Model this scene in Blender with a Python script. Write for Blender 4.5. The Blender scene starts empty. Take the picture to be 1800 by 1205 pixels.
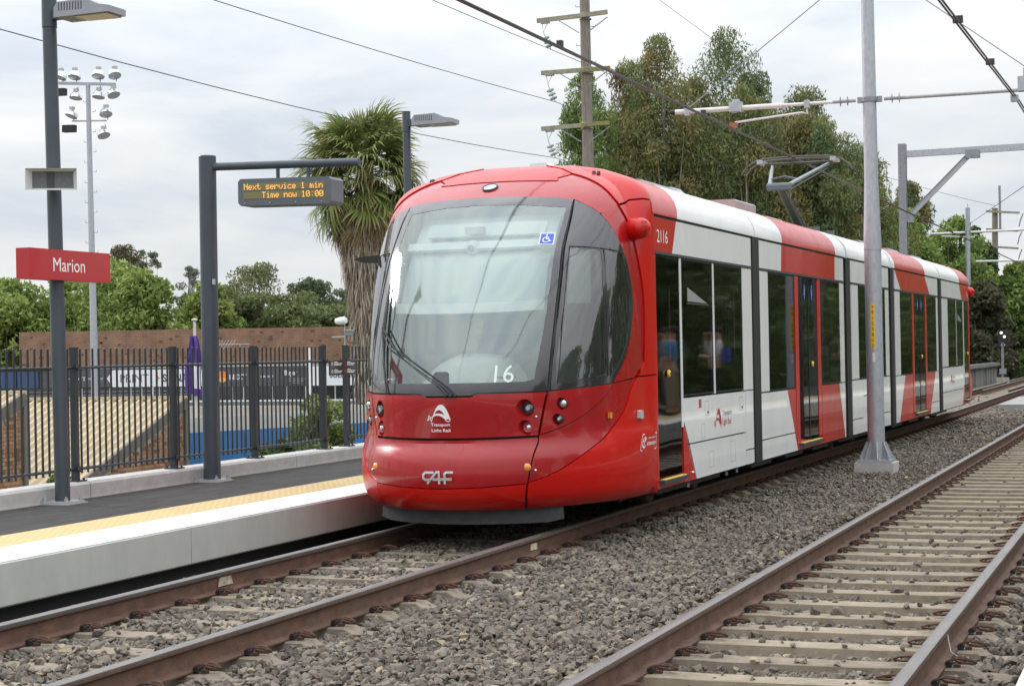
import bpy, bmesh, math, random
import numpy as np
from mathutils import Vector, Matrix

SC = bpy.context.scene
COL = SC.collection
random.seed(7)
NR = np.random.default_rng(11)

# ------------------------------------------------------------------ camera
cam_d = bpy.data.cameras.new("camera"); cam = bpy.data.objects.new("camera", cam_d); COL.objects.link(cam)
cam_d.sensor_width = 36.0; cam_d.lens = 63.72; cam_d.clip_start = 0.1; cam_d.clip_end = 2000
_f = Vector((-0.34416, 0.93890, 0.004318)); _r = Vector((0.93872, 0.34418, -0.018609)); _u = Vector((0.018958, 0.002351, 0.999818))
cam.matrix_world = Matrix(((_r.x, _u.x, -_f.x, 5.9672), (_r.y, _u.y, -_f.y, 0.0), (_r.z, _u.z, -_f.z, 1.5932), (0, 0, 0, 1)))
SC.camera = cam

# ------------------------------------------------------------------ sky and sun (bright overcast)
SUN = Vector((-0.855, 0.26, 0.45)).normalized()
world = bpy.data.worlds.new("World"); SC.world = world; world.use_nodes = True
wn = world.node_tree; wn.nodes.clear(); wl = wn.links
def wnode(t, **k):
    n = wn.nodes.new(t)
    for a, b in k.items(): setattr(n, a, b)
    return n
out = wnode("ShaderNodeOutputWorld"); bg_s = wnode("ShaderNodeBackground"); bg_c = wnode("ShaderNodeBackground"); mixs = wnode("ShaderNodeMixShader")
sky = wnode("ShaderNodeTexSky", sky_type="NISHITA", sun_disc=False)
sky.sun_elevation = math.asin(SUN.z); sky.sun_rotation = math.atan2(SUN.x, SUN.y)
bg_s.inputs["Strength"].default_value = 0.10
wl.new(sky.outputs["Color"], bg_s.inputs["Color"])
tc = wnode("ShaderNodeTexCoord"); mp = wnode("ShaderNodeMapping"); mp.inputs["Scale"].default_value = (1.7, 1.7, 7.0); mp.inputs["Location"].default_value = (0.35, 0.1, 0.0)
nz = wnode("ShaderNodeTexNoise"); nz.inputs["Scale"].default_value = 2.9; nz.inputs["Detail"].default_value = 8; nz.inputs["Roughness"].default_value = 0.55; nz.inputs["Distortion"].default_value = 0.4
cr = wnode("ShaderNodeValToRGB"); e = cr.color_ramp.elements
e[0].position = 0.34; e[0].color = (0.66, 0.72, 0.80, 1); e[1].position = 0.64; e[1].color = (0.93, 0.94, 0.95, 1)
m = cr.color_ramp.elements.new(0.48); m.color = (0.80, 0.835, 0.875, 1)
wl.new(tc.outputs["Generated"], mp.inputs["Vector"]); wl.new(mp.outputs["Vector"], nz.inputs["Vector"]); wl.new(nz.outputs["Fac"], cr.inputs["Fac"])
wl.new(cr.outputs["Color"], bg_c.inputs["Color"])
# an overcast sky is two to three times brighter overhead than at the horizon
sx = wnode("ShaderNodeSeparateXYZ"); ov = wnode("ShaderNodeMath", operation="MULTIPLY_ADD"); mxz = wnode("ShaderNodeMath", operation="SMOOTH_MAX"); mxz.inputs[1].default_value = 0.10; mxz.inputs[2].default_value = 0.12
ov.inputs[1].default_value = 2.6; ov.inputs[2].default_value = 0.62
wl.new(tc.outputs["Generated"], sx.inputs[0]); wl.new(sx.outputs["Z"], mxz.inputs[0]); wl.new(mxz.outputs[0], ov.inputs[0]); wl.new(ov.outputs[0], bg_c.inputs["Strength"])
mixs.inputs["Fac"].default_value = 0.93
wl.new(bg_s.outputs[0], mixs.inputs[1]); wl.new(bg_c.outputs[0], mixs.inputs[2]); wl.new(mixs.outputs[0], out.inputs["Surface"])

sd = bpy.data.lights.new("sun", "SUN"); sd.energy = 1.4; sd.angle = math.radians(11); sd.color = (1.0, 0.96, 0.90)
sun = bpy.data.objects.new("sun", sd); COL.objects.link(sun); sun.rotation_euler = SUN.to_track_quat("Z", "Y").to_euler()
sun.location = (0, 0, 30)
vs = SC.view_settings; vs.view_transform = "Standard"; vs.look = "None"; vs.exposure = 0.14; vs.gamma = 1.0; vs.use_curve_mapping = False
SC.cycles.max_bounces = 8; SC.cycles.diffuse_bounces = 3; SC.cycles.glossy_bounces = 4; SC.cycles.transmission_bounces = 4
SC.cycles.transparent_max_bounces = 24; SC.cycles.caustics_reflective = False; SC.cycles.caustics_refractive = False
try: SC.cycles.use_denoising = True
except Exception: pass

# ------------------------------------------------------------------ materials
MATS = {}
def mat(name, col, rough=0.6, metal=0.0, coat=0.0, var=0.0, vscale=6.0, bump=0.0, bscale=40.0, col2=None, spec=None, stretch=(1, 1, 1), emit=0.0, detail=5, tint=False, trans=0.0):
    """Principled paint/metal/stone with a noise-driven wear colour and fine relief."""
    if name in MATS: return MATS[name]
    mt = bpy.data.materials.new(name); mt.use_nodes = True; nt = mt.node_tree; b = nt.nodes["Principled BSDF"]; L = nt.links.new
    b.inputs["Base Color"].default_value = (*col, 1); b.inputs["Roughness"].default_value = rough; b.inputs["Metallic"].default_value = metal
    b.inputs["Coat Weight"].default_value = coat; b.inputs["Coat Roughness"].default_value = 0.04
    if spec is not None: b.inputs["Specular IOR Level"].default_value = spec
    if emit: b.inputs["Emission Color"].default_value = (*col, 1); b.inputs["Emission Strength"].default_value = emit
    last = None
    if var or bump or col2:
        tcn = nt.nodes.new("ShaderNodeTexCoord"); mpn = nt.nodes.new("ShaderNodeMapping"); mpn.inputs["Scale"].default_value = stretch
        L(tcn.outputs["Object"], mpn.inputs["Vector"])
    if var or col2:
        n = nt.nodes.new("ShaderNodeTexNoise"); n.inputs["Scale"].default_value = vscale; n.inputs["Detail"].default_value = detail; n.inputs["Roughness"].default_value = 0.65
        L(mpn.outputs["Vector"], n.inputs["Vector"])
        r = nt.nodes.new("ShaderNodeValToRGB"); el = r.color_ramp.elements
        c2 = col2 if col2 else tuple(max(0, c * (1 - var)) for c in col)
        c1 = tuple(min(1, c * (1 + var * 0.6)) for c in col)
        el[0].position = 0.32; el[0].color = (*c2, 1); el[1].position = 0.68; el[1].color = (*c1, 1)
        L(n.outputs["Fac"], r.inputs["Fac"]); last = r.outputs["Color"]
        mr = nt.nodes.new("ShaderNodeMapRange"); mr.inputs["To Min"].default_value = min(1, rough + 0.12); mr.inputs["To Max"].default_value = max(0.02, rough - 0.08)
        L(n.outputs["Fac"], mr.inputs["Value"])
        if rough > 0.25: L(mr.outputs[0], b.inputs["Roughness"])
    if tint:
        at = nt.nodes.new("ShaderNodeAttribute"); at.attribute_name = "tint"
        if last is None: last = at.outputs["Color"]
        else:
            mx = nt.nodes.new("ShaderNodeMix"); mx.data_type = "RGBA"; mx.blend_type = "MULTIPLY"; mx.inputs["Factor"].default_value = 1
            L(last, mx.inputs["A"]); L(at.outputs["Color"], mx.inputs["B"]); last = mx.outputs["Result"]
    if last is not None: L(last, b.inputs["Base Color"])
    if bump:
        n2 = nt.nodes.new("ShaderNodeTexNoise"); n2.inputs["Scale"].default_value = bscale; n2.inputs["Detail"].default_value = 6
        L(mpn.outputs["Vector"], n2.inputs["Vector"]); bm_ = nt.nodes.new("ShaderNodeBump"); bm_.inputs["Strength"].default_value = bump; bm_.inputs["Distance"].default_value = 0.01
        L(n2.outputs["Fac"], bm_.inputs["Height"]); L(bm_.outputs["Normal"], b.inputs["Normal"])
    if trans:
        tr = nt.nodes.new("ShaderNodeBsdfTranslucent"); ms = nt.nodes.new("ShaderNodeMixShader"); ms.inputs[0].default_value = trans
        if last is not None: L(last, tr.inputs["Color"])
        else: tr.inputs["Color"].default_value = (*col, 1)
        L(b.outputs[0], ms.inputs[1]); L(tr.outputs[0], ms.inputs[2]); L(ms.outputs[0], nt.nodes["Material Output"].inputs["Surface"])
    MATS[name] = mt; return mt

def glass_mat(name, tcol, ior=1.5, base=0.0, rough=0.01, refl=(1, 1, 1), veil=0.0):
    """thin pane: see-through tint mixed with a mirror reflection by Fresnel"""
    mt = bpy.data.materials.new(name); mt.use_nodes = True; nt = mt.node_tree; nt.nodes.clear(); L = nt.links.new
    o = nt.nodes.new("ShaderNodeOutputMaterial"); t = nt.nodes.new("ShaderNodeBsdfTransparent"); t.inputs[0].default_value = (*tcol, 1)
    g = nt.nodes.new("ShaderNodeBsdfGlossy"); g.inputs["Roughness"].default_value = rough; g.inputs["Color"].default_value = (*refl, 1)
    fr = nt.nodes.new("ShaderNodeFresnel"); fr.inputs["IOR"].default_value = ior
    ma = nt.nodes.new("ShaderNodeMath"); ma.operation = "MULTIPLY_ADD"; ma.inputs[1].default_value = 1 - base; ma.inputs[2].default_value = base
    ms = nt.nodes.new("ShaderNodeMixShader"); L(fr.outputs[0], ma.inputs[0]); L(ma.outputs[0], ms.inputs[0]); L(t.outputs[0], ms.inputs[1]); L(g.outputs[0], ms.inputs[2])
    # very slight waviness so that reflections are not perfect
    tcn = nt.nodes.new("ShaderNodeTexCoord"); n = nt.nodes.new("ShaderNodeTexNoise"); n.inputs["Scale"].default_value = 1.4; n.inputs["Detail"].default_value = 1
    bm_ = nt.nodes.new("ShaderNodeBump"); bm_.inputs["Strength"].default_value = 0.06; bm_.inputs["Distance"].default_value = 0.03
    L(tcn.outputs["Object"], n.inputs["Vector"]); L(n.outputs["Fac"], bm_.inputs["Height"]); L(bm_.outputs[0], g.inputs["Normal"])
    if veil:  # even pale veil mixed in to lighten the pane like reflected sky
        d = nt.nodes.new("ShaderNodeBsdfDiffuse"); d.inputs[0].default_value = (.6, .64, .62, 1); m2 = nt.nodes.new("ShaderNodeMixShader"); m2.inputs[0].default_value = veil
        L(ms.outputs[0], m2.inputs[1]); L(d.outputs[0], m2.inputs[2]); L(m2.outputs[0], o.inputs[0])
    else: L(ms.outputs[0], o.inputs[0])
    MATS[name] = mt; return mt

red = mat("red_paint", (0.53, 0.006, 0.003), 0.30, coat=0.22, spec=.35, var=0.06, vscale=3)
red_shaded = mat("shaded_red_paint", (0.36, 0.006, 0.009), 0.26, coat=0.5, spec=.4, var=0.12, vscale=1.6, detail=8)  # same red as above with the nose panels' shading put into its colour
red_body = mat("body_red_paint", (0.52, 0.016, 0.006), 0.30, coat=0.25, spec=.4, var=0.08, vscale=3)
white = mat("white_paint", (0.84, 0.84, 0.82), 0.30, coat=0.5, var=0.08, vscale=1.6, stretch=(1, 1, .5), detail=8)
roof_white = mat("roof_white_paint", (0.80, 0.80, 0.78), 0.35, coat=0.3, var=0.10, vscale=2, stretch=(1, .5, 1), detail=8)
black = mat("black_rubber", (0.012, 0.014, 0.014), 0.55, var=0.3)
frit = mat("frit_grey", (0.035, 0.031, 0.036), 0.12, coat=0.7, spec=0.6)
darkgrey = mat("dark_grey_trim", (0.055, 0.058, 0.065), 0.45, var=0.15)
plowm = mat("plow_grey", (0.055, 0.056, 0.060), 0.55, var=0.25, vscale=9)
polem = mat("slate_powder_coat", (0.050, 0.064, 0.078), 0.38, var=0.10, vscale=5)
fencem = mat("fence_charcoal", (0.030, 0.036, 0.042), 0.36, var=0.2, vscale=9)
galv = mat("galvanised_steel", (0.42, 0.44, 0.47), 0.45, metal=0.35, var=0.16, vscale=22, stretch=(1, 1, .4))
galv_dark = mat("weathered_galvanised_steel", (0.26, 0.27, 0.29), 0.5, metal=0.3, var=0.2, vscale=14)
chrome = mat("chrome", (0.75, 0.76, 0.78), 0.18, metal=1.0)
steel_run = mat("running_steel", (0.20, 0.18, 0.17), 0.42, metal=0.6, var=0.18, vscale=14, stretch=(1, .15, 1))
rust = mat("rail_rust", (0.125, 0.066, 0.042), 0.75, var=0.35, vscale=12, stretch=(1, .5, 1), bump=.25, bscale=90)
rust_light = mat("rail_head_rust", (0.175, 0.125, 0.10), 0.6, metal=.2, var=0.25, vscale=30, stretch=(1, .6, .1))
clip_rust = mat("clip_rust", (0.085, 0.038, 0.022), 0.75, var=0.45, vscale=40)
clip_ins = mat("clip_insulator", (0.02, 0.022, 0.026), 0.6)
conc = mat("sleeper_concrete", (0.25, 0.208, 0.155), 0.9, var=0.25, vscale=9, bump=.3, bscale=70, tint=True)
kerbm = mat("kerb_concrete", (0.50, 0.485, 0.465), 0.85, var=0.14, vscale=7, bump=.15, bscale=60)
facem = mat("platform_face_concrete", (0.44, 0.44, 0.40), 0.8, var=0.13, vscale=1.6, stretch=(1, 1, .5), bump=.25, bscale=22)
whitetop = mat("platform_white_edge", (0.74, 0.74, 0.72), 0.7, var=0.07, vscale=4)
asphalt = mat("platform_asphalt", (0.043, 0.0385, 0.0365), 0.9, var=0.30, vscale=3, stretch=(3, .6, 1), bump=.6, bscale=160)
yel = mat("tactile_yellow", (0.55, 0.41, 0.19), 0.7, var=0.08, vscale=8)
whitem = mat("white_decal", (0.85, 0.85, 0.85), 0.5)
signred = mat("sign_red", (0.42, 0.018, 0.022), 0.42, coat=0.15)
bluem = mat("sticker_blue", (0.05, 0.10, 0.55), 0.4)
silver = mat("silver_badge", (0.62, 0.62, 0.62), 0.35, metal=0.5)
amber = mat("amber_lens", (0.72, 0.27, 0.02), 0.15, coat=1)
lens = mat("clear_lens", (0.55, 0.56, 0.57), 0.12, metal=0.7, coat=1)
lens_dark = mat("dark_lens", (0.07, 0.075, 0.08), 0.1, metal=0.3, coat=1)
lens_red = mat("red_lens", (0.55, 0.02, 0.02), 0.2, coat=1)
grey_light = mat("interior_light_grey", (0.50, 0.52, 0.50), 0.7)
grey_mid = mat("interior_grey", (0.24, 0.25, 0.26), 0.7, var=.1)
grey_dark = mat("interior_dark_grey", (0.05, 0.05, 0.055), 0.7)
interior_white = mat("interior_white", (0.78, 0.82, 0.79), 0.6)
yelstep = mat("step_yellow", (0.78, 0.62, 0.12), 0.6)
buttonm = mat("button_yellow", (0.8, 0.55, 0.06), 0.4)
windscreen = glass_mat("windscreen_glass", (0.80, 0.86, 0.84), 1.52, 0.13, 0.07, veil=0.04, refl=(.86, .96, .94))
cabglass = glass_mat("cab_side_glass", (0.50, 0.55, 0.53), 1.5, 0.10, 0.02, veil=0.02)
sideglass = glass_mat("tinted_side_glass", (0.16, 0.165, 0.16), 1.5, 0.03, 0.035, refl=(.75, .76, .76))
doorglass = glass_mat("door_glass", (0.14, 0.145, 0.14), 1.5, 0.03, 0.035, refl=(.72, .72, .72))

# ------------------------------------------------------------------ object helpers
BASE = {}
def tag(o, label=None, cat=None, group=None, kind=None):
    if label: o["label"] = label
    if cat: o["category"] = cat
    if group: o["group"] = group
    if kind: o["kind"] = kind
    return o
def thing(name, label, cat, loc=(0, 0, 0), group=None, kind=None):
    o = bpy.data.objects.new(name, None); COL.objects.link(o); o.empty_display_size = 0.2
    o.location = loc; BASE[o.name] = Vector(loc)
    return tag(o, label, cat, group, kind)

class MB:
    def __init__(s): s.v = []; s.f = []; s.m = []
    def add(s, vs, fs, m=0):
        b = len(s.v); s.v += [tuple(p) for p in vs]; s.f += [tuple(i + b for i in f) for f in fs]; s.m += [m] * len(fs); return s
    def box(s, x0, x1, y0, y1, z0, z1, m=0):
        v = [(x, y, z) for z in (z0, z1) for y in (y0, y1) for x in (x0, x1)]
        return s.add(v, [(0, 2, 3, 1), (4, 5, 7, 6), (0, 1, 5, 4), (1, 3, 7, 5), (3, 2, 6, 7), (2, 0, 4, 6)], m)
    def beam(s, p, q, w, h, m=0, up=(0, 0, 1)):
        p, q, up = Vector(p), Vector(q), Vector(up); d = (q - p).normalized(); a = d.cross(up)
        if a.length < 1e-4: a = d.cross(Vector((0, 1, 0)))
        a.normalize(); b = a.cross(d).normalized(); a *= w / 2; b *= h / 2
        v = [p - a - b, p + a - b, p + a + b, p - a + b, q - a - b, q + a - b, q + a + b, q - a + b]
        return s.add(v, [(0, 1, 2, 3), (7, 6, 5, 4), (0, 4, 5, 1), (1, 5, 6, 2), (2, 6, 7, 3), (3, 7, 4, 0)], m)
    def cyl(s, p, q, r0, r1=None, n=16, m=0, caps=True):
        if r1 is None: r1 = r0
        return s.tube([p, q], [r0, r1], n, m, caps)
    def tube(s, pts, r, n=8, m=0, caps=True):
        pts = [Vector(p) for p in pts]; k = len(pts)
        rs = r if isinstance(r, (list, tuple)) else [r] * k
        ref = None; V = []
        for i, p in enumerate(pts):
            d = (pts[min(i + 1, k - 1)] - pts[max(i - 1, 0)])
            if d.length < 1e-9: d = Vector((0, 0, 1))
            d.normalize()
            if ref is None: ref = d.orthogonal().normalized()
            a = (ref - d * ref.dot(d)).normalized(); ref = a; b = d.cross(a)
            for j in range(n):
                t = 2 * math.pi * j / n; V.append(p + (a * math.cos(t) + b * math.sin(t)) * rs[i])
        F = [(i * n + j, i * n + (j + 1) % n, (i + 1) * n + (j + 1) % n, (i + 1) * n + j) for i in range(k - 1) for j in range(n)]
        if caps: F += [tuple(range(n - 1, -1, -1)), tuple((k - 1) * n + j for j in range(n))]
        return s.add(V, F, m)
    def lathe(s, prof, org, axis=(0, 0, 1), n=20, m=0, cap=True):
        org, ax = Vector(org), Vector(axis).normalized(); a = ax.orthogonal().normalized(); b = ax.cross(a); V = []
        for (r, h) in prof:
            for j in range(n):
                t = 2 * math.pi * j / n; V.append(org + ax * h + (a * math.cos(t) + b * math.sin(t)) * r)
        F = [(i * n + j, i * n + (j + 1) % n, (i + 1) * n + (j + 1) % n, (i + 1) * n + j) for i in range(len(prof) - 1) for j in range(n)]
        if cap and prof[0][0] > 1e-6: F.append(tuple(range(n - 1, -1, -1)))
        if prof[-1][0] > 1e-6: F.append(tuple((len(prof) - 1) * n + j for j in range(n)))
        return s.add(V, F, m)
    def prism(s, poly, vec, m=0):
        vec = Vector(vec); P = [Vector(p) for p in poly]; n = len(P)
        return s.add(P + [p + vec for p in P], [tuple(range(n)), tuple(range(2 * n - 1, n - 1, -1))] + [(i, i + n, (i + 1) % n + n, (i + 1) % n) for i in range(n)], m)
    def sphere(s, c, r, n=14, m=0, sc=(1, 1, 1)):
        c = Vector(c); V = []; k = n // 2
        for i in range(k + 1):
            ph = math.pi * i / k
            for j in range(n):
                t = 2 * math.pi * j / n
                V.append(c + Vector((math.sin(ph) * math.cos(t) * sc[0], math.sin(ph) * math.sin(t) * sc[1], math.cos(ph) * sc[2])) * r)
        return s.add(V, [(i * n + j, (i + 1) * n + j, (i + 1) * n + (j + 1) % n, i * n + (j + 1) % n) for i in range(k) for j in range(n)], m)
    def build(s, name, mats, parent=None, smooth=None, label=None, cat=None, group=None, kind=None, bend=False, fix=False):
        if not isinstance(mats, (list, tuple)): mats = [mats]
        base = BASE.get(parent.name, Vector()) if parent is not None else Vector()
        V = s.v
        if bend: V = [(x + off(y), y, z) for x, y, z in V]
        me = bpy.data.meshes.new(name); me.from_pydata([(x - base.x, y - base.y, z - base.z) for x, y, z in V], [], s.f)
        for mm in mats: me.materials.append(mm)
        me.polygons.foreach_set("material_index", s.m)
        if fix:
            bm = bmesh.new(); bm.from_mesh(me); bmesh.ops.remove_doubles(bm, verts=bm.verts, dist=1e-5); bmesh.ops.recalc_face_normals(bm, faces=bm.faces); bm.to_mesh(me); bm.free()
        if smooth is not None:
            me.polygons.foreach_set("use_smooth", [True] * len(me.polygons)); me.set_sharp_from_angle(angle=math.radians(smooth))
        me.update()
        o = bpy.data.objects.new(name, me); COL.objects.link(o)
        if parent is not None: o.parent = parent; BASE[o.name] = base
        else: BASE[o.name] = Vector()
        return tag(o, label, cat, group, kind)

def off(y):
    t = min(1.0, max(0.0, (y - 14.0) / 30.0)); return 0.3 * t * t * (3 - 2 * t)

# ------------------------------------------------------------------ lettering
_fc = {}
def text2d(s, size=1.0, bold=0.0, spacing=1.0):
    key = (s, bold, spacing)
    if key not in _fc:
        c = bpy.data.curves.new("lettering", "FONT"); c.body = s; c.size = 1; c.align_x = "CENTER"; c.align_y = "CENTER"; c.resolution_u = 3; c.offset = bold; c.space_character = spacing
        ob = bpy.data.objects.new("lettering", c); me = bpy.data.meshes.new_from_object(ob)
        V = [(v.co.x, v.co.y) for v in me.vertices]; F = [tuple(p.vertices) for p in me.polygons]
        bpy.data.objects.remove(ob); bpy.data.meshes.remove(me); bpy.data.curves.remove(c)
        if V:
            cx = (min(v[0] for v in V) + max(v[0] for v in V)) / 2; cy = (min(v[1] for v in V) + max(v[1] for v in V)) / 2
            V = [(a - cx, b - cy) for a, b in V]
        _fc[key] = (V, F)
    V, F = _fc[key]; return [(a * size, b * size) for a, b in V], F
def fit2d(s, w, h, **k):
    V, F = text2d(s, **k); W = max(v[0] for v in V) - min(v[0] for v in V); H = max(v[1] for v in V) - min(v[1] for v in V)
    return [(a * w / W, b * h / H) for a, b in V], F
def flat(mb, VF, org, ax, ay, m=0):
    org, ax, ay = Vector(org), Vector(ax), Vector(ay); V, F = VF
    return mb.add([org + ax * a + ay * b for a, b in V], F, m)

# ================================================================== GROUND, BALLAST, TRACKS
grassm = mat("dry_grass_ground", (0.085, 0.095, 0.04), 0.95, var=0.4, vscale=0.8, bump=.6, bscale=14, col2=(0.12, 0.10, 0.06))
yardm = mat("yard_asphalt", (0.16, 0.155, 0.15), 0.9, var=0.2, vscale=0.5)
bedm = mat("ballast_bed", (0.18, 0.165, 0.145), 0.95, var=0.55, vscale=22, bump=1.0, bscale=26)
g = MB()
prof = [(-420, -3.2), (-60, -3.2), (-9.5, -3.2), (-5.2, -0.9), (-4.25, -0.34), (9, -0.34), (14, -0.5), (420, -0.5)]
ys = [-60, 0, 30, 60, 120, 300, 900]
V = [(x, y, z) for y in ys for x, z in prof]; n = len(prof)
g.add(V, [(j * n + i, j * n + i + 1, (j + 1) * n + i + 1, (j + 1) * n + i) for j in range(len(ys) - 1) for i in range(n - 1)])
g.build("ground", grassm, kind="structure")
MB().add([(-75, 36, -3.19), (-13, 36, -3.19), (-13, 84, -3.19), (-75, 84, -3.19)], [(0, 1, 2, 3)]).build("yard", yardm, kind="structure")
g = MB(); n = 30
g.add([(x, y, z) for y in np.linspace(1, 140, n) for x, z in ((-1.62, -.32), (-1.45, -.235), (5.5, -.235), (5.6, -.33))], [(i * 4 + j, i * 4 + j + 1, i * 4 + j + 5, i * 4 + j + 4) for i in range(n - 1) for j in range(3)])
g.build("ballast_bed", bedm, kind="structure")

RP = [(-.063, -.157), (-.063, -.147), (-.012, -.135), (-.008, -.120), (-.010, -.048), (-.030, -.038), (-.035, -.032), (-.035, -.006), (-.026, 0), (.026, 0), (.035, -.006), (.035, -.032), (.030, -.038), (.010, -.048), (.008, -.12), (.012, -.135), (.063, -.147), (.063, -.157)]
def rail(xc, gauge_side, y0, y1, bent, shiny=True):
    mb = MB(); k = len(RP); st = list(np.arange(y0, y1 + .01, 1.0))
    sg = -gauge_side
    V = []
    for y in st:
        dx = off(y) if bent else 0
        V += [(xc + dx + px, y, pz) for px, pz in RP]
    F = []; Mx = []
    for i in range(len(st) - 1):
        for j in range(k):
            j2 = (j + 1) % k; F.append((i * k + j, i * k + j2, (i + 1) * k + j2, (i + 1) * k + j)); Mx.append(1 if j in (7, 8, 9) or (shiny and ((gauge_side < 0 and j == 6) or (gauge_side > 0 and j == 10))) else (2 if j in (6, 10) else 0))
    F.append(tuple(range(k))); Mx.append(0)
    mb.v = V; mb.f = F; mb.m = Mx; return mb

def sleeper_mb():
    st = [(-1.2, -.228, .07), (-1.17, -.206, .095), (-1.0, -.203, .10), (-.93, -.164, .10), (-.56, -.163, .10), (-.40, -.167, .10), (.40, -.167, .10), (.56, -.163, .10), (.93, -.164, .10), (1.0, -.203, .10), (1.17, -.206, .095), (1.2, -.228, .07)]
    V = []
    for x, zt, hw in st: V += [(x, -.135, -.36), (x, -hw, zt - .0), (x, -hw + .012, zt + .004), (x, hw - .012, zt + .004), (x, hw, zt), (x, .135, -.36)]
    F = [(i * 6 + j, i * 6 + j + 1, (i + 1) * 6 + j + 1, (i + 1) * 6 + j) for i in range(len(st) - 1) for j in range(5)]
    F += [tuple(range(5, -1, -1)), tuple((len(st) - 1) * 6 + j for j in range(6))]
    return MB().add(V, F)
def clip_mb(mb, x, y, s=1):
    """cast shoulder, insulator pad and the bent spring clip, s = side of the rail"""
    mb.box(*sorted((x + s * .058, x + s * .092)), y - .032, y + .032, -.152, -.128, 1)
    mb.box(*sorted((x + s * .100, x + s * .135)), y - .018, y + .018, -.166, -.142, 0)
    P = [(.066, -.034, -.128), (.090, -.038, -.116), (.130, -.036, -.104), (.185, -.028, -.112), (.222, -.008, -.126), (.215, .014, -.137), (.170, .020, -.140), (.120, .010, -.132), (.100, .018, -.120), (.120, .038, -.112), (.165, .040, -.118), (.190, .034, -.130)]
    mb.tube([(x + s * a, y + b, c) for a, b, c in P], .0075, 5, 0); return mb

SP = 0.585
SLEEPER = sleeper_mb()
def track(name, label, xc, phase, y1, bent, guard=None, kclip=30):
    t = thing(name, label, "railway track", (xc, 0, 0))
    for s in (-1, 1): rail(xc + s * .7525, -s, 1, y1, bent, xc < 1).build("rail", [rust, steel_run, rust_light], t, smooth=40)
    n0 = math.ceil((2.5 - phase) / SP); n1 = int((min(y1, 78) - phase) / SP)
    first = None; cfirst = {}
    far = MB()
    for k in range(n0, n1):
        y = phase + k * SP; dx = off(y) if bent else 0
        if first is None:
            first = SLEEPER.build("sleeper", conc)
            at_ = first.data.attributes.new("tint", "FLOAT_COLOR", "POINT"); at_.data.foreach_set("color", [1.0] * 4 * len(first.data.vertices))
            vari = [first.data]
            for _ in range(5):
                m2 = first.data.copy(); q = random.uniform(.78, 1.12); m2.attributes["tint"].data.foreach_set("color", [q, q * random.uniform(.97, 1), q * random.uniform(.93, 1), 1] * len(m2.vertices))
                for v in m2.vertices:
                    v.co.z += random.uniform(-.003, .003)
                vari.append(m2)
            o = first
        else: o = first.copy(); COL.objects.link(o)
        o.data = random.choice(vari)
        # sleeper mesh is written about x = 0; the thing's origin is the track centre
        o.location = (dx, y, random.uniform(-.004, .002)); o.rotation_euler = (0, 0, random.uniform(-.006, .006)); o.parent = t
        for s in (-1, 1):
            xr = s * .7525
            if k - n0 < 66:
                if not cfirst.get("c"):
                    c = clip_mb(MB(), 0, 0, 1).build("rail_clip", [clip_rust, clip_ins], smooth=50); cfirst["c"] = c
                else: c = cfirst["c"].copy(); COL.objects.link(c)
                c.location = (xr + dx, y, 0); c.rotation_euler = (0, 0, random.uniform(-.05, .05)); c.parent = t
            else: clip_mb(far, xc + xr + dx, y, 1)
            if k - n0 < 40: clip_mb(far, xc + xr + dx, y, -1)
    far.build("rail_clips_beyond", [clip_rust, clip_ins], t, kind="stuff")
    if guard:
        for s in (-1, 1): rail(xc + s * .42, s, guard, y1, bent).build("guard_rail", [rust, rust_light, rust_light], t, smooth=40)
    return t
t1 = track("railway_track", "rusty rails on concrete sleepers that carry the red and white tram", 0.0, 11.78, 130, True, guard=62)
t2 = track("railway_track", "empty track with bare pale sleepers at the right edge of the ballast", 3.95, 9.44, 130, False)
# paint marks on rail webs and the spilled weld paint
mk = MB().add([(-.7375, 11.86, -.115), (-.7375, 12.09, -.115), (-.7375, 12.06, -.05), (-.7375, 11.88, -.05)], [(0, 1, 2, 3)])
mk.build("weld_paint_mark", mat("weld_lime", (0.5, 0.43, 0.32), 0.8, var=.5, vscale=25), t1)
mk = MB().add([(.7675, 14.55, -.11), (.7675, 14.72, -.115), (.7675, 14.72, -.06), (.7675, 14.56, -.055)], [(0, 1, 2, 3)])
mk.build("paint_mark", mat("mark_cream", (0.62, 0.56, 0.42), 0.8, var=.3, vscale=25), t1)
tag(MB().tube([(4.735, 10.35, -.035), (4.742, 10.33, -.07), (4.76, 10.28, -.12), (4.80, 10.27, -.145)], .0028, 5).build("strap", mat("cream_strap", (.6, .55, .42), .7)), "thin pale plastic strap hanging off the right rail of the empty track", "strap")

# ---- ballast: crushed stones scattered as instances of a dozen angular rocks
rockm = bpy.data.materials.new("basalt"); rockm.use_nodes = True; KR = .56; nt = rockm.node_tree; b = nt.nodes["Principled BSDF"]; b.inputs["Roughness"].default_value = .9
oi = nt.nodes.new("ShaderNodeObjectInfo"); r = nt.nodes.new("ShaderNodeValToRGB"); r.color_ramp.interpolation = "CONSTANT"
pal = [(0, (.21, .182, .152)), (.14, (.275, .238, .195)), (.30, (.17, .148, .127)), (.45, (.315, .272, .22)), (.60, (.235, .20, .165)), (.74, (.27, .215, .17)), (.85, (.355, .315, .255)), (.93, (.215, .15, .11)), (.962, (.46, .41, .32)), (.985, (.58, .48, .32))]
el = r.color_ramp.elements
for i, (p, c) in enumerate(pal):
    x = el[i] if i < 2 else el.new(p)
    x.position = p; x.color = (c[0] * KR, c[1] * KR * .985, c[2] * KR * .96, 1)
tcn = nt.nodes.new("ShaderNodeTexCoord"); nn = nt.nodes.new("ShaderNodeTexNoise"); nn.inputs["Scale"].default_value = 2.2; nn.inputs["Detail"].default_value = 6
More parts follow.
